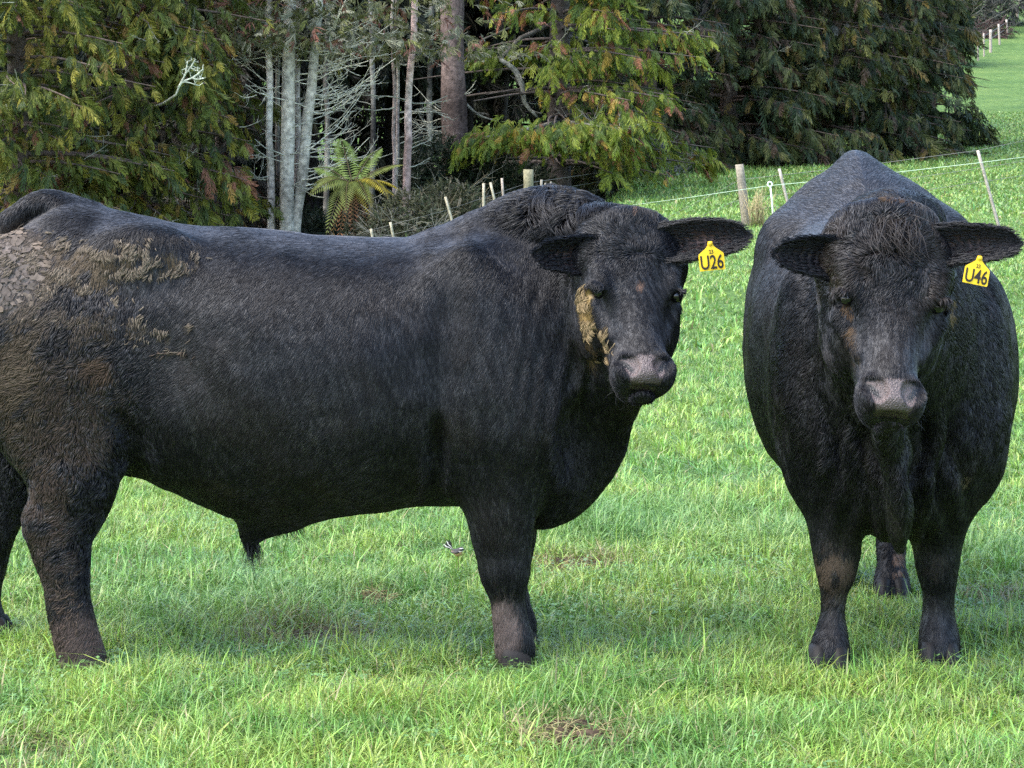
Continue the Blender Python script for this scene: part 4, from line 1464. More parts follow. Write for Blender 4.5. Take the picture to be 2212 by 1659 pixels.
parts = [grass_zone(5.55, 8.2, 10500, .070, .0052, 3, 201), grass_zone(8.2, 12, 6000, .074, .0060, 2, 202), grass_zone(12, 20, 1700, .075, .0085, 2, 203),
         grass_zone(20, 46, 420, .075, .017, 2, 204, None, 1.25), grass_zone(46, 92, 110, .09, .04, 2, 205, ([46, 60, 92], [.6, 2.3, 7.0]), 1.25)]
def clover(n, seed):
    """small three-leaved clover plants in patches between the grass"""
    r = np.random.default_rng(seed)
    Y = np.sqrt(r.uniform(5.6 ** 2, 11.5 ** 2, n * 6))
    X = r.uniform(-1, 1, n * 6) * 1106 / FPX * Y * 1.3
    k = fbm(np.stack([X, Y, 0 * X], -1), .5, 91, 2) > .56
    X, Y = X[k][:n], Y[k][:n]
    m = len(X)
    z = gz(X, Y) + r.uniform(.02, .055, m)
    Vs, Cs = [], []
    a0 = r.uniform(0, 6.28, m)
    s = r.uniform(.007, .013, m)
    col = np.array([.13, .245, .075])[None] * r.uniform(.7, 1.3, (m, 1))
    for j in range(3):
        a = a0 + j * 2.094
        d = np.stack([np.cos(a), np.sin(a), .25 * r.normal(size=m)], -1)
        e = np.stack([-np.sin(a), np.cos(a), .25 * r.normal(size=m)], -1)
        c = np.stack([X, Y, z], -1)
        Vs.append(np.stack([c, c + (d * .7 - e * .55) * s[:, None], c + d * 1.25 * s[:, None], c + (d * .7 + e * .55) * s[:, None]], 1))
        Cs.append(np.repeat(col[:, None, :], 4, 1))
    V = np.concatenate(Vs).reshape(-1, 3)
    return V, np.arange(len(V)).reshape(-1, 4), np.concatenate(Cs).reshape(-1, 3)


parts.append(clover(5200, 207))
GVv, GFf, GCc, off = [], [], [], 0
for V, F, C in parts:
    GVv.append(V); GFf.append(F + off); GCc.append(C); off += len(V)
go = mesh_np('grass', np.concatenate(GVv), GFf, M_GRASS, np.concatenate(GCc), smooth=False)
tag(go, 'bright green pasture grass covering the paddock', 'grass', kind='stuff')
del parts, GVv, GFf, GCc
# bare muddy scrapes and old dung in the grass
for i, (tx, ty, rd) in enumerate(DUNG[:4]):
    mb = MB()
    r = np.random.default_rng(300 + i)
    for k in range(46):
        a, d_ = r.uniform(0, 6.28), rd * .75 * math.sqrt(r.random())
        px_, py_ = tx + d_ * math.cos(a), ty + 1.1 * d_ * math.sin(a)
        s = r.uniform(.012, .03)
        z = gz1(px_, py_)
        pts = np.array([[px_ - s, py_, z + .0], [px_ - .4 * s, py_ + .2 * s, z + s * .6], [px_ + .5 * s, py_, z + s * .5], [px_ + s, py_, z]])
        mb.tube(pts, [s * .4, s * .8, s * .7, s * .3], 7, np.array([.055, .038, .024]) * r.uniform(.6, 1.4), rough=.5)
    for k in range(120):
        a, d_ = r.uniform(0, 6.28), rd * 1.1 * math.sqrt(r.random())
        p = np.array([tx + d_ * math.cos(a), ty + d_ * math.sin(a), 0]); p[2] = gz1(p[0], p[1]) + .008
        q_ = p + np.array([r.normal() * .05, r.normal() * .04, r.uniform(.0, .045)])
        mb.tube([p, (p + q_) / 2 + [0, 0, .012], q_], [.0018, .0016, .0006], 4, np.array([.30, .25, .12]) * r.uniform(.5, 1.2))
    o = mb.build('dung_pat', M_MUD)
    tag(o, ['old brown dung pat with straw in the grass below the near bull', 'small dark dung pat in the grass left of the near bull\'s front leg', 'dark earthy scrape in the grass right of the near bull\'s front leg', 'small brown dung pat in the grass at the bottom of the picture'][i], 'dung')

# ------------------------------------------------------------------ trees
def spray_tpl(n=9, seed=0, spread=.62, wid=.085):
    """a drooping conifer spray: narrow leaf blades either side of a curved stem, x along the stem"""
    r = np.random.default_rng(seed)
    Q, tcol = [], []
    for i in range(n):
        t_ = (i + .6) / n
        for sg in (1, -1):
            b0 = np.array([t_, 0, -.28 * t_ * t_])
            ang = sg * (spread + .25 * r.normal())
            L = (.40 * (1 - t_) + .14) * r.uniform(.7, 1.25)
            d = np.array([math.cos(ang), math.sin(ang), -.35 - .3 * r.random()])
            e = b0 + d * L
            m_ = b0 + d * L * .5 + [0, 0, .04]
            s_ = np.array([-math.sin(ang), math.cos(ang), .15 * r.normal()]) * wid * r.uniform(.7, 1.2)
            Q.append([b0 - s_ * .3, m_ - s_, e, m_ + s_])
            tcol.append(t_)
    Q.append([np.array([0, 0, 0]), np.array([.5, wid * .6, -.05]), np.array([1.15, 0, -.42]), np.array([.5, -wid * .6, -.05])])
    tcol.append(.5)
    return np.array(Q), np.array(tcol)


TPL = [spray_tpl(9, s, .50, .040) for s in range(4)]
TPL_FINE = [spray_tpl(7, 10 + s, .55, .045) for s in range(4)]


def sprays(P, axis, size, col, tpls, seed, roll=None, tipgain=.35):
    """P (n,3), axis (n,3) -> verts, quads, colours"""
    r = np.random.default_rng(seed)
    n = len(P)
    A = nrm(axis)
    up = np.tile([0, 0, 1.0], (n, 1)) + .5 * r.normal(size=(n, 3))
    S = nrm(np.cross(up, A))
    Nn = np.cross(A, S)
    which = r.integers(0, len(tpls), n)
    Vs, Cs = [], []
    for k, (Q, tc_) in enumerate(tpls):
        m = which == k
        if not m.any():
            continue
        R = np.stack([A[m], S[m], Nn[m]], 1)           # rows
        q = Q.reshape(-1, 3)
        W = P[m][:, None, :] + size[m][:, None, None] * np.einsum('vj,njk->nvk', q, R)
        c = col[m][:, None, :] * (1 + tipgain * (np.repeat(tc_, 4) - .5))[None, :, None] * np.repeat(r.uniform(.72, 1.3, (m.sum(), len(tc_))), 4, axis=1)[..., None]
        Vs.append(W.reshape(-1, 3)); Cs.append(c.reshape(-1, 3))
    V = np.concatenate(Vs)
    return V, np.arange(len(V)).reshape(-1, 4), np.concatenate(Cs)


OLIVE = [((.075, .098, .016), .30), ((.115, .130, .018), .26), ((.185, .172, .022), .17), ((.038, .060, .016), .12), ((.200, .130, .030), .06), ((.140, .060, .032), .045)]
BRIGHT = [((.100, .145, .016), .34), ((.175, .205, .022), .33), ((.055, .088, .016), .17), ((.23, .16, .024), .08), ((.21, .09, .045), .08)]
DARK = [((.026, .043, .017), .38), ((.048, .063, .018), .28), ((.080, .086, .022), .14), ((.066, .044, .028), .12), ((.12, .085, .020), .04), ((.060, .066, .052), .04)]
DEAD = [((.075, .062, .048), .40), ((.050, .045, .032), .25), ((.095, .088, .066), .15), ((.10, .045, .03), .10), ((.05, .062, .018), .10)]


def pick(pal, n, r, clump):
    """palette colours that run in clumps"""
    wts = np.array([p[1] for p in pal]); wts = wts / wts.sum()
    u = np.clip(.55 * r.random(n) + .45 * clump, 0, .9999)
    u = np.argsort(np.argsort(u)) / n
    idx = np.searchsorted(np.cumsum(wts), u).clip(0, len(pal) - 1)
    return np.array([p[0] for p in pal])[idx]


def trunk_path(x, y, z0, H, lean=(0, 0), wob=.05, n=14, r=None):
    t_ = np.linspace(0, 1, n)
    p = np.stack([x + lean[0] * t_ + wob * np.cumsum(r.normal(size=n)) * .35, y + lean[1] * t_ + wob * np.cumsum(r.normal(size=n)) * .35, z0 + H * t_], -1)
    return p


def conifer(px, Y, H, rad, z0, pal, nb, ns, size, label, seed, group, trunk_r=.22, bark=(.10, .075, .06), tpls=TPL, droop=.75, front=.62, deadtw=0, sag=.25, ztop=None, azlim=None, cull=None, name='conifer_tree'):
    r = np.random.default_rng(seed)
    X = (px - CX) / FPX * Y
    zb = gz1(X, Y)
    root = thing(name, label, 'tree', (X, Y, zb), 0, group)
    mb = MB()
    T = trunk_path(0, 0, -.3, H, (r.normal() * .2, r.normal() * .2), .05, 16, r)
    tr = np.linspace(1, .08, 16) * trunk_r
    tr[0] *= 1.5; tr[1] *= 1.15
    mb.tube(T, tr, 12, bark, rough=.25)
    PP, AA, SS, CL = [], [], [], []
    top = ztop or H
    for b_ in range(nb):
        u = r.random()
        z = z0 + (top - z0) * (u ** 1.25)
        az = r.uniform(0, 2 * np.pi)
        if r.random() < front:
            az = -np.pi / 2 + r.normal() * .95
        if azlim is not None:
            az = r.uniform(*azlim)
        L = rad * (1 - .75 * np.clip((z - z0) / (H - z0), 0, 1) ** 1.3) * r.uniform(.65, 1.15)
        d = np.array([math.cos(az), math.sin(az), 0])
        lat = np.array([-d[1], d[0], 0])
        tt = np.linspace(0, 1, 7)
        i = np.clip((z + .3) / H, 0, 1) * 15
        c0 = np.array([np.interp(i, range(16), T[:, k]) for k in range(3)])
        path = c0 + d * (L * tt)[:, None] + np.array([0, 0, 1.0]) * (L * (.10 * tt - sag * tt ** 2 + .05 * tt ** 4))[:, None] + lat * (L * .12 * r.normal() * tt ** 2)[:, None]
        mb.tube(path, np.linspace(.045, .008, 7) * (L / 2.5) ** .5, 5, np.array(bark) * 1.1, cap=False)
        m = max(3, int(ns * L / rad * r.uniform(.7, 1.3)))
        s = r.uniform(.22, 1.0, m) ** .75
        base = np.stack([np.interp(s, tt, path[:, k]) for k in range(3)], -1)
        off_ = r.normal(size=m) * .22 * L * (1.08 - s) * .8
        p = base + lat * off_[:, None] + np.array([0, 0, 1.0]) * (r.normal(size=m) * .10)[:, None]
        ax = d * r.uniform(.25, .9, m)[:, None] + lat * (np.sign(off_) * r.uniform(.0, .7, m))[:, None] + np.array([0, 0, -1.0]) * (droop * r.uniform(.4, 1.25, m))[:, None]
        PP.append(p); AA.append(ax); SS.append(size * r.uniform(.5, 1.1, m) * r.uniform(.7, 1.35)); CL.append(np.full(m, r.random()))
    P, A, S, CLm = np.concatenate(PP), np.concatenate(AA), np.concatenate(SS), np.concatenate(CL)
    if cull is not None:
        wx, wy, wz = P[:, 0] + X, P[:, 1] + Y, P[:, 2] + zb
        ok = ~cull(CX + wx / wy * FPX, HY - (wz - CAMH) / wy * FPX)
        P, A, S, CLm = P[ok], A[ok], S[ok], CLm[ok]
    cl = .5 * CLm + .5 * fbm(P, .7, seed, 2)
    col = pick(pal, len(P), r, cl)
    V, F, C = sprays(P, A, S, col, tpls, seed + 1)
    # grey dead twigs poking out of the crown
    for k in range(deadtw):
        j = r.integers(len(P))
        twig(mb, P[j], nrm(A[j] * [1, 1, .2] + .4 * r.normal(size=3)), r.uniform(.3, .8), .010, (.26, .26, .20), r)
    mb.build('trunk', M_BARK, root)
    mesh_np('crown', V, F, M_LEAF, C, root, smooth=False)
    return root


def twig(mb, p, d, L, rad, col, r, depth=2, up=.25):
    tt = np.linspace(0, 1, 7)
    side = nrm(np.cross(d, r.normal(size=3)))
    path = p + d * (L * tt)[:, None] + np.array([0, 0, 1.0]) * (L * up * tt ** 2)[:, None] + side * (L * .10 * np.sin(tt * 3 + r.uniform(0, 3)))[:, None] + r.normal(size=(7, 3)) * L * .012
    mb.tube(path, np.linspace(rad, rad * .35, 7), 5, np.array(col) * r.uniform(.8, 1.2), cap=False)
    if depth > 0:
        for k in range(r.integers(2, 5)):
            j = r.integers(2, 6)
            sd = nrm(d + .75 * r.normal(size=3))
            twig(mb, path[j], sd, L * r.uniform(.2, .45), rad * .5, col, r, depth - 1, up)


EDGE = 'trees at the edge of the wood'
GA = 'conifers along the paddock'
def gap(px, py):
    """the open shaded hollow left of the bright conifer's trunk, where its lower branches have died"""
    lim = np.interp(px, [900, 960, 1010, 1080, 1150, 1230, 1290, 1330], [20, 60, 125, 150, 190, 245, 262, 900])
    return (py > lim) & (px < 1330)


def hill_edge(px, py):
    return px > np.interp(py, [-300, 0, 60, 150, 200, 240, 300], [2060, 2085, 2092, 2098, 2085, 2140, 2150])


T_ = [
    conifer(40, 46, 15, 3.0, .2, OLIVE, 150, 34, .40, 'olive-green drooping conifer at the left edge of the photo', 501, GA, .25, deadtw=60, ztop=8.5),
    conifer(300, 49, 16, 3.2, .2, OLIVE, 170, 36, .42, 'yellow-tipped olive conifer behind the near bull\'s rump', 502, GA, .28, deadtw=90, ztop=9),
    conifer(480, 51.5, 14, 1.3, .3, DEAD, 80, 26, .38, 'half-dead grey-brown conifer full of bare twigs left of the pale trunks', 503, GA, .16, deadtw=130, droop=.35, sag=.05, ztop=8),
    conifer(-160, 55, 16, 3.4, .2, OLIVE, 110, 34, .5, 'olive conifer just past the left edge of the photo', 504, GA, .25, ztop=8.5),
    conifer(1205, 57.5, 18, 4.0, 2.0, BRIGHT, 120, 44, .46, 'bright green drooping conifer behind the near bull\'s head', 505, GA, .34, (.085, .070, .06), deadtw=34, ztop=10.5, sag=.22, cull=gap),
    conifer(1400, 66, 16, 2.9, .1, DARK, 120, 34, .52, 'dark conifer just right of the bright green one', 506, GA, .28, deadtw=20, ztop=10),
    conifer(1570, 69, 17, 3.4, .0, DARK, 150, 36, .55, 'very dark bushy conifer in the middle of the paddock edge', 507, GA, .3, deadtw=26, ztop=11),
    conifer(1745, 71, 17, 3.3, .0, DARK + [((.085, .088, .018), .22)], 150, 36, .55, 'dark conifer with olive tips behind the head-on bull\'s left side', 508, GA, .3, deadtw=30, ztop=11),
    conifer(1905, 73, 17, 3.2, .0, DARK + [((.075, .070, .03), .25)], 140, 36, .55, 'brownish-olive conifer rising behind the head-on bull\'s rump', 509, GA, .3, deadtw=44, ztop=11),
    conifer(2003, 77, 16, 2.1, .0, DARK[:3], 130, 36, .55, 'darkest conifer, rightmost of the row, against the green hillside', 510, GA, .28, deadtw=8, ztop=11, cull=hill_edge),
]
# the low bright limb that reaches left from the bright conifer
r = np.random.default_rng(520)

# the dark wood behind: many trees, closed canopy, their shade put into near-black colours
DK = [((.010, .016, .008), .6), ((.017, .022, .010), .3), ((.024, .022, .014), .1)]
k = 0
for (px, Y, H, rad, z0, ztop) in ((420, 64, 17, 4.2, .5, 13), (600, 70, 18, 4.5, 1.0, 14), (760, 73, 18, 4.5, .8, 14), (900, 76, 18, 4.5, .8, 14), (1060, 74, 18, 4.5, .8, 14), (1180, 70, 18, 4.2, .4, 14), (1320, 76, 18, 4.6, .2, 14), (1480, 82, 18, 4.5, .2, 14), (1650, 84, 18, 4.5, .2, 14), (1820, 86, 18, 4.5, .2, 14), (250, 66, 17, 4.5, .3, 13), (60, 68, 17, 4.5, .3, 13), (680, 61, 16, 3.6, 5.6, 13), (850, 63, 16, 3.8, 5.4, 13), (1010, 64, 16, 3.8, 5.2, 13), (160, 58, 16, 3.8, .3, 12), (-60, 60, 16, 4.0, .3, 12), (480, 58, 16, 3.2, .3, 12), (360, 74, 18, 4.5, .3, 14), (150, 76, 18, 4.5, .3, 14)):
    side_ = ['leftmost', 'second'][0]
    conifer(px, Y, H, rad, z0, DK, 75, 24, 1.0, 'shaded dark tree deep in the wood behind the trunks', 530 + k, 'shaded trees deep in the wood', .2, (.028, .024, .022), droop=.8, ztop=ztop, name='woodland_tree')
    k += 1


# bare stems in front of the wood
def stem(px0, px1, wpx, Y, H, label, bark, seed, ytop=-200, twigs=0, lichen=.5, dirx=1, up=.3, tl=(.5, 1.3), zr=(1.0, 5.5), name='bare_tree', tuftn=0, tcol=(.34, .34, .27)):
    r = np.random.default_rng(seed)
    X = (px0 - CX) / FPX * Y
    zb = gz1(X, Y)
    root = thing(name, label, 'tree', (X, Y, zb), 0, 'bare stems at the edge of the wood')
    n = 18
    p = trunk_path(0, 0, -.3, H, ((px1 - px0) / FPX * Y, 0), .035 + .03 * (wpx < 20), n, r)
    rad = wpx / FPX * Y * .5 * np.linspace(1.12, .6, n)
    rad[0] *= 1.3
    c = np.array(bark)[None] * np.clip(1 + .35 * r.normal(size=(n, 1)), .45, 1.6)
    l_ = (r.random(n) < lichen)[:, None]
    c = np.where(l_, c * .55 + np.array([.50, .48, .40]) * .45, c)
    mb = MB()
    mb.tube(p, rad, 12, np.clip(c, .02, .6), rough=.2)
    mb.build('trunk', M_BARK, root)
    for k in range(twigs):
        z = r.uniform(*zr)
        i = np.interp(z + .3, p[:, 2], range(n))
        q = np.array([np.interp(i, range(n), p[:, j]) for j in range(3)])
        sg = dirx if r.random() < .78 else -dirx
        d = nrm([sg * r.uniform(.7, 1.2), r.normal() * .45 - .25, r.uniform(-.15, .25)])
        bm_ = MB()
        twig(bm_, q, d, r.uniform(*tl), r.uniform(.010, .020), tcol, r, 2, up * r.uniform(.1, 1.4))
        bm_.build('branch', M_BARK, root)
    if tuftn:
        tuftn *= 2
        P = np.stack([r.normal(size=tuftn) * 1.2, r.normal(size=tuftn) * .8 - .3, 4.55 + 3.2 * r.random(tuftn) ** 1.4], -1)
        A = np.stack([r.normal(size=tuftn), r.normal(size=tuftn) - .3, r.uniform(-.9, .3, tuftn)], -1)
        V, F, C = sprays(P, A, .34 * r.uniform(.6, 1.3, tuftn), pick([((.21, .21, .14), .36), ((.11, .115, .045), .32), ((.17, .075, .05), .12), ((.13, .14, .035), .20)], tuftn, r, fbm(P, .6, seed, 2)), TPL_FINE, seed)
        mesh_np('crown', V, F, M_LEAF, C, root, smooth=False)
    return root


stem(584, 574, 16, 50.2, 10, 'thin pale stem, leftmost of the bare trunks above the near bull\'s back', (.42, .36, .31), 601, twigs=10, dirx=-1, tuftn=240)
stem(618, 632, 29, 50, 12, 'thick grey lichen-covered trunk, stoutest of the bare cluster', (.46, .41, .33), 602, twigs=12, lichen=.7, tuftn=260)
stem(642, 662, 15, 51, 11, 'slim pinkish-grey stem between two grey trunks', (.38, .31, .28), 603, twigs=5)
stem(630, 742, 24, 50.2, 11, 'grey trunk leaning right with long pale dead branches', (.46, .41, .33), 604, twigs=52, lichen=.6, dirx=1, up=.42, tl=(.7, 2.1), zr=(1.2, 4.6), tuftn=240, tcol=(.58, .55, .43))
stem(606, 600, 10, 52, 10, 'dark thin stem behind the grey lichen trunk', (.10, .085, .075), 605, twigs=4)
stem(845, 838, 8, 53, 9, 'thinnest of the pinkish stems right of the tree fern', (.32, .25, .22), 606, twigs=4, tuftn=120)
stem(860, 856, 8, 53.5, 9, 'thin stem beside the pink-barked trunk', (.17, .14, .13), 607, twigs=4)
stem(879, 886, 17, 52.5, 10, 'pink-barked straight trunk right of the tree fern', (.42, .29, .25), 608, twigs=9, lichen=.3, tl=(.5, 1.1), tuftn=260)
stem(800, 808, 12, 57, 11, 'shaded grey stem in the dark gap above the tree fern', (.09, .085, .08), 609, twigs=3)  # stems labelled shaded: the shade is put into a darker bark colour
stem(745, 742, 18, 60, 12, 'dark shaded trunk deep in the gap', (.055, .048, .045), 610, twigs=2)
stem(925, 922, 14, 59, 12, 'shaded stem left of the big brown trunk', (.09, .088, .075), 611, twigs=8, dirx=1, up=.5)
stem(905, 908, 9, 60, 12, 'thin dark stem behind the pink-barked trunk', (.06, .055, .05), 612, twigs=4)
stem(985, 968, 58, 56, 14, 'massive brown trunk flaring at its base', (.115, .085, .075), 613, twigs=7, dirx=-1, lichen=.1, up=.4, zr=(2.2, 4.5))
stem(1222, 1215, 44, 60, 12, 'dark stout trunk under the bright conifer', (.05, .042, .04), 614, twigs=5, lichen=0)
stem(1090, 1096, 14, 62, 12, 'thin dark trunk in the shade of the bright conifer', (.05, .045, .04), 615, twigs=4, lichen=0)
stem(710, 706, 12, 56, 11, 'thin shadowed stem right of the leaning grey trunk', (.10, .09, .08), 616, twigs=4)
# crooked lichen-grey limb under the bright conifer
mb = MB()
r = np.random.default_rng(630)
for pts, rad in (([(1080, 128), (1112, 152), (1128, 185), (1134, 222), (1160, 252)], [.05, .075, .07, .055, .03]), ([(1000, 130), (985, 175), (1000, 215), (1034, 248), (1075, 262)], [.02, .03, .034, .03, .015])):
    P = crom(np.array([U(px, py, 56.4) for px, py in pts]), 4)
    mb.tube(P, np.interp(np.linspace(0, 1, len(P)), np.linspace(0, 1, 5), rad), 8, (.20, .20, .165), rough=.3)
    for k in range(7):
        j = r.integers(2, len(P) - 1)
        twig(mb, P[j], nrm(r.normal(size=3) * [1, .4, 1]), r.uniform(.25, .6), .012, (.22, .21, .18), r)
    a = P[0]
    mb.tube([a, a + [.5, .5, .55], a + [1.2, 1.1, .9]], [rad[0], rad[0] * 1.1, rad[0] * 1.2], 8, (.12, .11, .09))
mb.build('dead_limb', M_BARK, T_[4]).location = -T_[4].location
# low bright limb of that tree
r = np.random.default_rng(640)
n = 900
t_ = r.random(n)
P = np.stack([U(px, 0, 1)[0] * 53.2 for px in 985 + 400 * t_], 0)
Pz = CAMH - (np.interp(t_, [0, .25, .55, .8, 1], [318, 285, 290, 285, 270]) + r.normal(size=n) * 16 - HY) / FPX * 53.2
PL = np.stack([P, 53.2 + r.normal(size=n) * .55 + .8 * np.abs(t_ - .6), Pz], -1)
AL = np.stack([-.6 + .9 * t_ + .5 * r.normal(size=n), -.5 + .5 * r.normal(size=n), -.45 - .4 * r.random(n)], -1)
V, F, C = sprays(PL, AL, .34 * r.uniform(.6, 1.25, n), pick(BRIGHT, n, r, fbm(PL, .7, 3, 2)), TPL, 641)
low = mesh_np('low_bough', V, F, M_LEAF, C, T_[4], smooth=False)
low.location = -T_[4].location
mb = MB()
pth = crom(np.array([U(1210, 262, 56.8), U(1180, 270, 55), U(1120, 284, 53.6), U(1050, 296, 53.2), U(992, 312, 53.1)]), 4)
mb.tube(pth, np.linspace(.07, .012, len(pth)), 6, (.16, .15, .12))
pth = crom(np.array([U(1210, 262, 56.8), U(1260, 268, 55), U(1320, 276, 53.6), U(1385, 280, 53.2)]), 4)
mb.tube(pth, np.linspace(.06, .012, len(pth)), 6, (.16, .15, .12))
for k in range(16):
    j = r.integers(2, len(pth) - 1)
    twig(mb, pth[j], nrm(r.normal(size=3) * [1, .4, .6]), r.uniform(.3, .7), .009, (.24, .23, .19), r)
mb.build('bough', M_BARK, T_[4]).location = -T_[4].location

# white lichen twig in the olive conifer
mb = MB()
r = np.random.default_rng(650)
for (a, b_, c_) in (((385, 190), (400, 160), (405, 132)), ((392, 178), (420, 165), (438, 150)), ((400, 160), (412, 145), (422, 128)), ((380, 205), (395, 178), (430, 185)), ((415, 168), (428, 172), (440, 168))):
    P = crom(np.array([U(*q, 45.4) for q in (a, b_, c_)]), 4)
    mb.tube(P, np.linspace(.022, .010, len(P)), 6, (.52, .54, .42), rough=.7)
    for k in range(5):
        twig(mb, P[r.integers(2, len(P))], nrm(r.normal(size=3) + [.3, -.3, .3]), r.uniform(.08, .2), .008, (.5, .52, .4), r, 1)
mb.tube([U(380, 205, 45.4), U(350, 225, 46.4), U(318, 235, 48.6)], [.02, .025, .03], 6, (.3, .3, .24))
mb.build('dead_limb', M_BARK, T_[1]).location = -T_[1].location


# ------------------------------------------------------------------ tree fern
def frond_mesh(L, wid, arch, droop, n=26, twist=0.0, seed=0):
    r = np.random.default_rng(seed)
    s = np.linspace(0, 1, n)
    path = np.stack([L * s * (1 - .12 * droop * s), 0 * s, L * (arch * s - droop * s ** 2)], -1)
    T = nrm(np.gradient(path, axis=0))
    mb = MB()
    mb.tube(path, np.linspace(.013, .003, n), 5, (.10, .075, .03), cap=False)
    Q = []
    for i in range(3, n):
        pw = wid * np.interp(s[i], [0, .12, .35, .6, .85, 1], [.25, .75, 1.0, .85, .42, .06])
        for sg in (1, -1):
            d = nrm(np.array([.42, sg, 0]) @ np.stack([T[i], [0, 1, 0], np.cross(T[i], [0, 1, 0])]) + [0, 0, -.22])
            e = path[i] + d * pw * r.uniform(.85, 1.08) + np.array([0, 0, -.12 * pw])
            m_ = path[i] + d * pw * .5
            wv = T[i] * L / n * .46
            Q.append([path[i] - wv * .8, m_ - wv, e, m_ + wv])
    Q = np.array(Q)
    return mb, Q


fx, fy, fY = 762, 402, 48.6
fern = thing('tree_fern', 'yellow-green tree fern with brown dead fronds in front of the dark gap', 'tree fern', (U(fx, 0, fY)[0], fY, gz1(U(fx, 0, fY)[0], fY)))
crown = U(fx, fy, fY)
hz = crown[2] - fern.location[2]
mb = MB()
mb.tube([(0, 0, -.2), (.02, 0, hz * .5), (0, 0, hz)], [.13, .10, .09], 10, (.05, .035, .025), rough=.6)
mb.build('trunk', M_BARK, fern)
r = np.random.default_rng(660)
live = [(20, 1.30, .9, .5), (52, 1.1, 1.25, .55), (100, 1.15, 1.3, .5), (140, 1.1, 1.0, .6), (175, 1.0, .75, .75), (205, 1.05, .8, .95), (232, 1.2, .75, .95), (262, 1.15, .6, 1.05), (290, 1.2, .65, .95), (318, 1.2, .7, .9), (345, 1.2, .65, .85), (0, 1.1, .4, .8), (250, 1.25, .35, 1.15), (305, .95, .35, 1.1)]
for i, (az, L, arch, dr) in enumerate(live):
    mb, Q = frond_mesh(L, .30, arch, dr, 28, seed=700 + i)
    pale = i in (1, 2, 3)
    yel = i in (9, 10, 11, 13)
    c = np.array([.130, .150, .030]) if not yel else np.array([.27, .215, .022])
    if pale:
        c = np.array([.15, .205, .042])
    V = Q.reshape(-1, 3)
    mb.add(V, np.arange(len(V)).reshape(-1, 4), np.repeat(c[None] * r.uniform(.8, 1.2, (len(Q), 1)), 4, 0))
    o = mb.build('frond', M_LEAF, fern, smooth=False)
    o.location = (0, 0, hz)
    o.rotation_euler = (0, 0, math.radians(az))
    o.scale = (r.uniform(.9, 1.15), 1.1, r.uniform(.85, 1.15))
    o.rotation_euler.x = r.normal() * .22
for i, az in enumerate((215, 240, 255, 275, 300, 325, 190)):
    mb, Q = frond_mesh(1.0, .15, -.3, 1.6, 24, seed=730 + i)
    V = Q.reshape(-1, 3)
    c = np.array([.28, .115, .050]) if i % 2 else np.array([.26, .15, .06])
    mb.add(V, np.arange(len(V)).reshape(-1, 4), np.repeat(c[None] * r.uniform(.7, 1.2, (len(Q), 1)), 4, 0))
    o = mb.build('dead_frond', M_LEAF, fern, smooth=False)
    o.location = (0, 0, hz)
    o.rotation_euler = (0, 0, math.radians(az))
    o.scale = (.8, 1.1, 1.0)


# ------------------------------------------------------------------ scrub and undergrowth
def shrub(px, py, Y, rx, rz, pal, n, size, label, seed, twigs=30, name='shrub', upw=.3, tw=(.20, .19, .15)):
    r = np.random.default_rng(seed)
    c = U(px, py, Y)
    zb = gz1(c[0], Y)
    root = thing(name, label, 'shrub', (c[0], Y, zb), 0, 'scrub along the wood edge')
    h = c[2] - zb
    d = nrm(r.normal(size=(n, 3)))
    P = d * (r.random(n) ** .4)[:, None] * np.array([rx, rx * .7, rz])
    lump = fbm(P + seed, rx * .35, seed, 2)
    P = P * (.7 + .6 * lump)[:, None] + np.array([0, 0, h])
    P[:, 2] = np.maximum(P[:, 2], .05)
    A = nrm(d + [0, 0, upw]) + .6 * r.normal(size=(n, 3))
    V, F, C = sprays(P, A, size * r.uniform(.5, 1.3, n), pick(pal, n, r, fbm(P, .4, seed, 2)), TPL_FINE, seed)
    mesh_np('leaves', V, F, M_LEAF, C, root, smooth=False)
    mb = MB()
    for k in range(twigs):
        dd = nrm([r.normal() * .8, r.normal() * .5 - .2, r.uniform(.3, 1)])
        twig(mb, np.array([r.normal() * rx * .35, r.normal() * rx * .25, .0]), dd, r.uniform(.6, 1.1) * (h + rz), .012, tw, r, 2, .0)
    mb.build('stems', M_BARK, root)
    return root


SC_ = [((.055, .062, .028), .45), ((.095, .095, .052), .25), ((.14, .125, .085), .15), ((.035, .048, .02), .15)]
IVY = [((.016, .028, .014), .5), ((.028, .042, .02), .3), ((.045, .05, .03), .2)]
SIL = [((.12, .13, .115), .5), ((.08, .085, .07), .3), ((.05, .055, .04), .2)]
shrub(880, 480, 47.5, .75, .55, SC_, 1300, .17, 'grey-olive twiggy scrub behind the leaning batten', 801, 60)
shrub(975, 455, 49, .75, .6, SC_, 1400, .18, 'straw-tinged scrub bush left of the upright fence battens', 802, 70, tw=(.27, .23, .15))
shrub(800, 520, 48, .6, .4, SC_, 500, .18, 'low scrub under the tree fern', 803, 20)
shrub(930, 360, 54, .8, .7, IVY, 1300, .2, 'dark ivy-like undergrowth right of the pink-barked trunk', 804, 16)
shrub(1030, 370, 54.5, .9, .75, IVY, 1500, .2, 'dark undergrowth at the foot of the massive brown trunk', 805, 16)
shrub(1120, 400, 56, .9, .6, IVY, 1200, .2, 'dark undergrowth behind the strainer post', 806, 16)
shrub(1260, 390, 59, .9, .5, DARK, 900, .24, 'dark low growth at the edge of the bank', 807, 16)
shrub(1405, 335, 61, .55, .5, SIL, 700, .18, 'silvery grey bush at the foot of the dark conifers', 808, 60, tw=(.24, .24, .22))
shrub(680, 500, 52, 1.0, .4, IVY, 900, .22, 'dark undergrowth behind the grey trunks', 809, 14)
shrub(1330, 365, 60.5, .5, .35, DARK, 500, .2, 'small dark bush where the grass meets the wood', 810, 20)
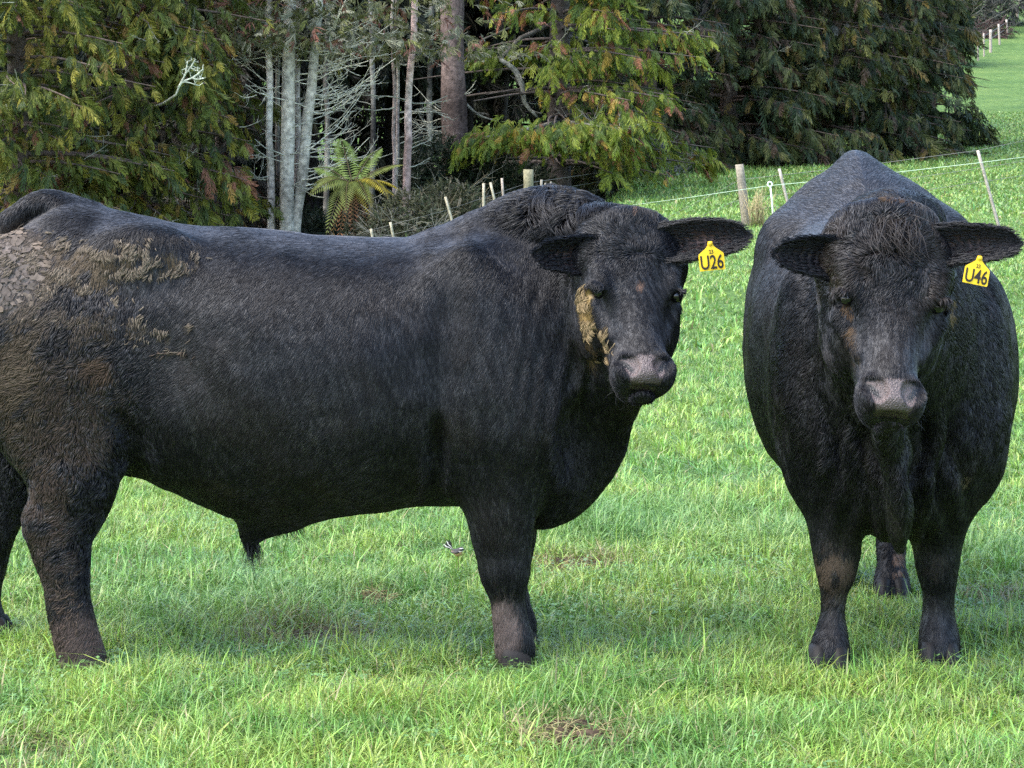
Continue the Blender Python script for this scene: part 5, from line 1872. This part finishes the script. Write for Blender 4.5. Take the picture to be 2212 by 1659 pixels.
shrub(520, 500, 53, 1.0, .5, DEAD, 800, .22, 'brown scrub below the half-dead conifer', 811, 40)
shrub(2070, 5, 145, 3.0, 2.4, [((.055, .055, .045), .5), ((.085, .080, .07), .3), ((.04, .05, .025), .2)], 1700, .55, 'grey-brown scrub high on the hillside by the far fence', 812, 60)
shrub(1975, 30, 120, 3.0, 2.6, DARK, 1700, .6, 'dark green scrub uphill behind the rightmost conifer', 813, 40)
shrub(2135, 72, 141, 1.5, .8, [((.10, .055, .05), .6), ((.08, .06, .05), .4)], 600, .4, 'reddish dry bracken along the far fence', 814, 30)
shrub(2160, -25, 150, 3.0, 2.5, [((.055, .055, .045), .5), ((.085, .080, .07), .3)], 900, .7, 'grey scrub at the top of the far fence', 815, 40)


# ------------------------------------------------------------------ fences
def post_piece(mb, top, bot, r0, col, square=False, jag=True, r=None):
    top, bot = np.asarray(top, float), np.asarray(bot, float)
    tt = np.linspace(0, 1, 7)[:, None]
    pts = bot + (top - bot) * tt
    c = np.array(col)[None] * np.linspace(.85, 1.1, 7)[:, None]
    mb.tube(pts, r0 * np.linspace(1.05, .95, 7), 4 if square else 9, c, rough=.12)


def fence(name, label, posts, Y0, wires, loc_px, group=None, wire_r=.004, wire_col=(.12, .12, .11)):
    """posts: (kind, top px, top py, bottom px, depth, radius, colour); wires: lists of (px, py, depth)"""
    x = U(loc_px, 0, Y0)[0]
    root = thing(name, label, 'fence', (x, Y0, gz1(x, Y0)), 0, group)
    o0 = np.array(root.location)
    for kind, tx, ty, bx, Y, r0, col in posts:
        b_ = U(bx, 0, Y); b_[2] = gz1(b_[0], Y) - .25
        tp = U(tx, ty, Y)
        mb = MB()
        post_piece(mb, tp - o0, b_ - o0, r0, col, kind == 'batten', r=rng)
        mb.build(kind, M_WOOD, root)
    for wl in wires:
        P = np.array([U(*q) for q in wl]) - o0
        mb = MB()
        mb.tube(P, wire_r, 5, wire_col)
        mb.build('wire', M_WIRE, root)
    return root


PALE, GREYW, OLD = (.36, .32, .23), (.23, .21, .17), (.20, .18, .11)
fence('wire_fence', 'wire fence of leaning pale battens in front of the wood', [
    ('batten', 801, 494, 812, 44, .028, PALE), ('batten', 843, 480, 858, 44, .028, PALE), ('batten', 962, 425, 996, 44.5, .028, PALE), ('batten', 1045, 396, 1045, 44.5, .030, PALE), ('batten', 1059, 394, 1095, 44.5, .028, PALE),
    ('batten', 1084, 385, 1096, 45, .026, (.33, .27, .22)), ('post', 1141, 366, 1143, 46, .105, OLD), ('batten', 1170, 388, 1163, 47, .03, GREYW), ('batten', 1190, 392, 1190, 48, .022, GREYW), ('batten', 1212, 400, 1212, 49, .02, GREYW), ('batten', 1235, 404, 1236, 50, .018, GREYW), ('batten', 1178, 395, 1178, 49, .018, GREYW)],
    45, [[(790, 500, 44), (962, 455, 44.5), (1141, 395, 46), (1300, 372, 55)], [(790, 520, 44), (962, 480, 44.5), (1141, 418, 46), (1300, 392, 55)], [(790, 540, 44), (962, 500, 44.5), (1141, 440, 46), (1300, 408, 55)]], 1040)
# diagonal stay of the strainer post
mb = MB()
w_f = [o for o in bpy.data.objects if o.name == 'wire_fence'][0]
mb.tube(np.array([U(1141, 412, 46), U(1092, 447, 45.2), U(1060, 468, 44.8)]) - np.array(w_f.location), .055, 8, OLD, rough=.1)
mb.build('stay', M_WOOD, w_f)
fence('wire_fence', 'sagging dark wire fence of leaning battens crossing the paddock', [
    ('post', 1597, 355, 1616, 44, .085, (.25, .215, .165)), ('batten', 1683, 364, 1722, 43.5, .030, (.40, .35, .29)), ('batten', 2112, 325, 2168, 42, .030, (.40, .35, .29))],
    44, [[(1340, 520, 46), (1470, 455, 45), (1600, 388, 44), (1830, 362, 43), (2112, 325, 42), (2230, 300, 41.5)], [(1340, 540, 46), (1600, 430, 44), (1900, 395, 43), (2125, 362, 42), (2230, 345, 41.5)], [(1600, 455, 44), (1900, 425, 43), (2140, 390, 42), (2230, 376, 41.5)]], 1616)
# electric fence: white pigtail standard and pale tape
sx = U(1664, 0, 43)[0]
st_ = thing('electric_fence', 'white pigtail standard with pale green electric tape beside the old post', 'electric fence', (sx, 43, gz1(sx, 43)))
o0 = np.array(st_.location)
mb = MB()
b_ = U(1673, 0, 43); b_[2] = gz1(b_[0], 43) - .15
mb.tube(np.array([b_, U(1667, 430, 43), U(1664, 402, 43)]) - o0, .016, 7, (.72, .72, .66))
a = np.linspace(-1.2, 4.6, 14)
mb.tube(U(1663, 398, 43) - o0 + np.stack([.04 * np.cos(a), 0 * a, .045 * np.sin(a)], -1), .014, 6, (.80, .80, .76))
mb.build('standard', M_WIRE, st_)
mb = MB()
mb.tube(np.array([U(1330, 448, 47), U(1500, 425, 44.5), U(1662, 401, 43), U(1800, 388, 42.6), U(2112, 352, 41.5), U(2230, 337, 41)]) - o0, .0052, 5, (.40, .52, .38))
mb.build('tape', M_WIRE, st_)
PB = (.42, .35, .29)
fence('wire_fence', 'pale post fence climbing the far hillside at the top right', [
    ('post', 2125, 72, 2126, 127, .05, PB), ('post', 2140, 64, 2140, 130, .085, PB), ('post', 2157, 52, 2160, 136, .06, PB), ('post', 2174, 42, 2177, 142, .065, PB), ('post', 2189, 32, 2190, 150, .09, PB), ('post', 2197, 15, 2198, 154, .10, PB), ('post', 2203, -5, 2203, 165, .10, PB), ('post', 2112, 84, 2113, 123, .05, PB)],
    130, [[(2100, 92, 121), (2140, 70, 130), (2174, 48, 142), (2203, 8, 165)], [(2100, 102, 121), (2140, 84, 130), (2174, 62, 142), (2203, 25, 165)]], 2140, wire_r=.012)

# dry grass stalks by the old post
mb = MB()
r = np.random.default_rng(900)
for k in range(60):
    p = U(1636 + r.normal() * 12, 0, 43.6); p[2] = gz1(p[0], 43.6) - .03
    mb.tube([p, p + [r.normal() * .06, r.normal() * .05, .35], p + [r.normal() * .14, r.normal() * .1, r.uniform(.5, .85)]], [.006, .005, .002], 4, np.array([.38, .31, .16]) * r.uniform(.7, 1.2))
o = mb.build('dry_grass_tuft', M_WOOD)
tag(o, 'straw-coloured dry grass stalks beside the old fence post', 'grass tuft')

# ------------------------------------------------------------------ the little fantail beside the front leg
bY = 9.28
bp_ = U(988, 1200, bY)
bz = gz1(bp_[0], bY)
bs = .56
bird = thing('bird', 'small fantail bird with buff breast and white-striped tail beside the front leg', 'bird', (bp_[0], bY, bz))
bird.scale = (bs, bs, bs)
cz = (U(988, 1194, bY)[2] - bz) / bs
f2 = Field(np.arange(-.07, .07, .003), np.arange(-.06, .06, .003), np.arange(cz - .06, cz + .07, .003))
f2.put((-.08, -.08, cz - .08), (.08, .08, cz + .08), lambda P: d_ell(P, (.004, 0, cz), (.032, .026, .028)), .01)
f2.put((-.08, -.08, cz - .08), (.08, .08, cz + .08), lambda P: d_ell(P, (.026, -.004, cz + .026), (.019, .018, .017)), .018)
f2.put((-.08, -.08, cz - .08), (.08, .08, cz + .08), lambda P: d_ell(P, (-.022, 0, cz + .012), (.022, .016, .014)), .016)
V, F = f2.nets()
q = V - [0, 0, cz]
col = np.tile((.50, .33, .17), (len(V), 1))
col = np.where((q[:, 2] > .008 - .25 * q[:, 0])[:, None] & (q[:, 0] < .02)[:, None], np.array([.11, .10, .10]), col)
col = np.where((q[:, 2] > .014)[:, None], np.array([.05, .048, .05]), col)
thr = (q[:, 2] > .010) & (q[:, 2] < .016) & (q[:, 0] > .006)
col = np.where(thr[:, None], np.array([.75, .73, .70]), col)
brow = (q[:, 2] > .031) & (q[:, 2] < .035) & (q[:, 0] > .018) & (q[:, 1] < 0)
col = np.where(brow[:, None], np.array([.75, .73, .70]), col)
mesh_np('body', V, F, M_FEATHER, col, bird)
mb = MB()
mb.tube(np.array([(.043, -.005, cz + .026), (.050, -.006, cz + .025), (.056, -.006, cz + .0235)]), [.003, .002, .0005], 6, (.02, .02, .02))
mb.build('beak', M_HORN, bird)
for s in (-1, 1):
    mb = MB()
    mb.tube(np.array([(.033, -.004 + s * .0165, cz + .027), (.0335, -.004 + s * .018, cz + .027)]), [.003, .002], 8, (.004, .004, .004))
    mb.build('eye', M_EYE, bird)
for s in (-1, 1):
    mb = MB()
    mb.tube(np.array([(.008, s * .010, cz - .02), (.010, s * .012, cz - .045), (.006, s * .012, .0)]), [.0025, .0016, .0016], 5, (.06, .04, .03))
    mb.build('leg', M_HORN, bird)
for s in (-1, 1):
    mb = MB()
    mb.tube(np.array([(.012, s * .026, cz + .008), (-.010, s * .026, cz + .005), (-.034, s * .017, cz + .006), (-.048, s * .008, cz + .010)]), [.006, .011, .008, .002], 7, (.075, .068, .066))
    mb.build('wing', M_FEATHER, bird)
for k, an in enumerate(np.linspace(-.42, .42, 7)):
    d = nrm(np.array([-.62, 0, .70]))
    lat = nrm(np.array([.75, -.15, .62]))
    dd = nrm(d * math.cos(an) + lat * math.sin(an))
    p0 = np.array([-.034, 0, cz + .018])
    wv = np.cross(dd, [0, 1, 0])
    L = .082
    mb = MB()
    wht = k in (1, 4)
    c = (.78, .78, .76) if wht else (.035, .033, .038)
    Q = np.array([p0 - wv * .003, p0 + dd * L * .7 - wv * .0065, p0 + dd * L, p0 + dd * L * .7 + wv * .0065]) + np.array([0, .0008 * k, 0])
    V = np.concatenate([Q, Q + [0, .0012, 0]])
    mb.add(V, [[0, 1, 2, 3], [7, 6, 5, 4], [0, 4, 5, 1], [1, 5, 6, 2], [2, 6, 7, 3], [3, 7, 4, 0]], c)
    mb.build('tail_feather', M_FEATHER, bird, smooth=False)
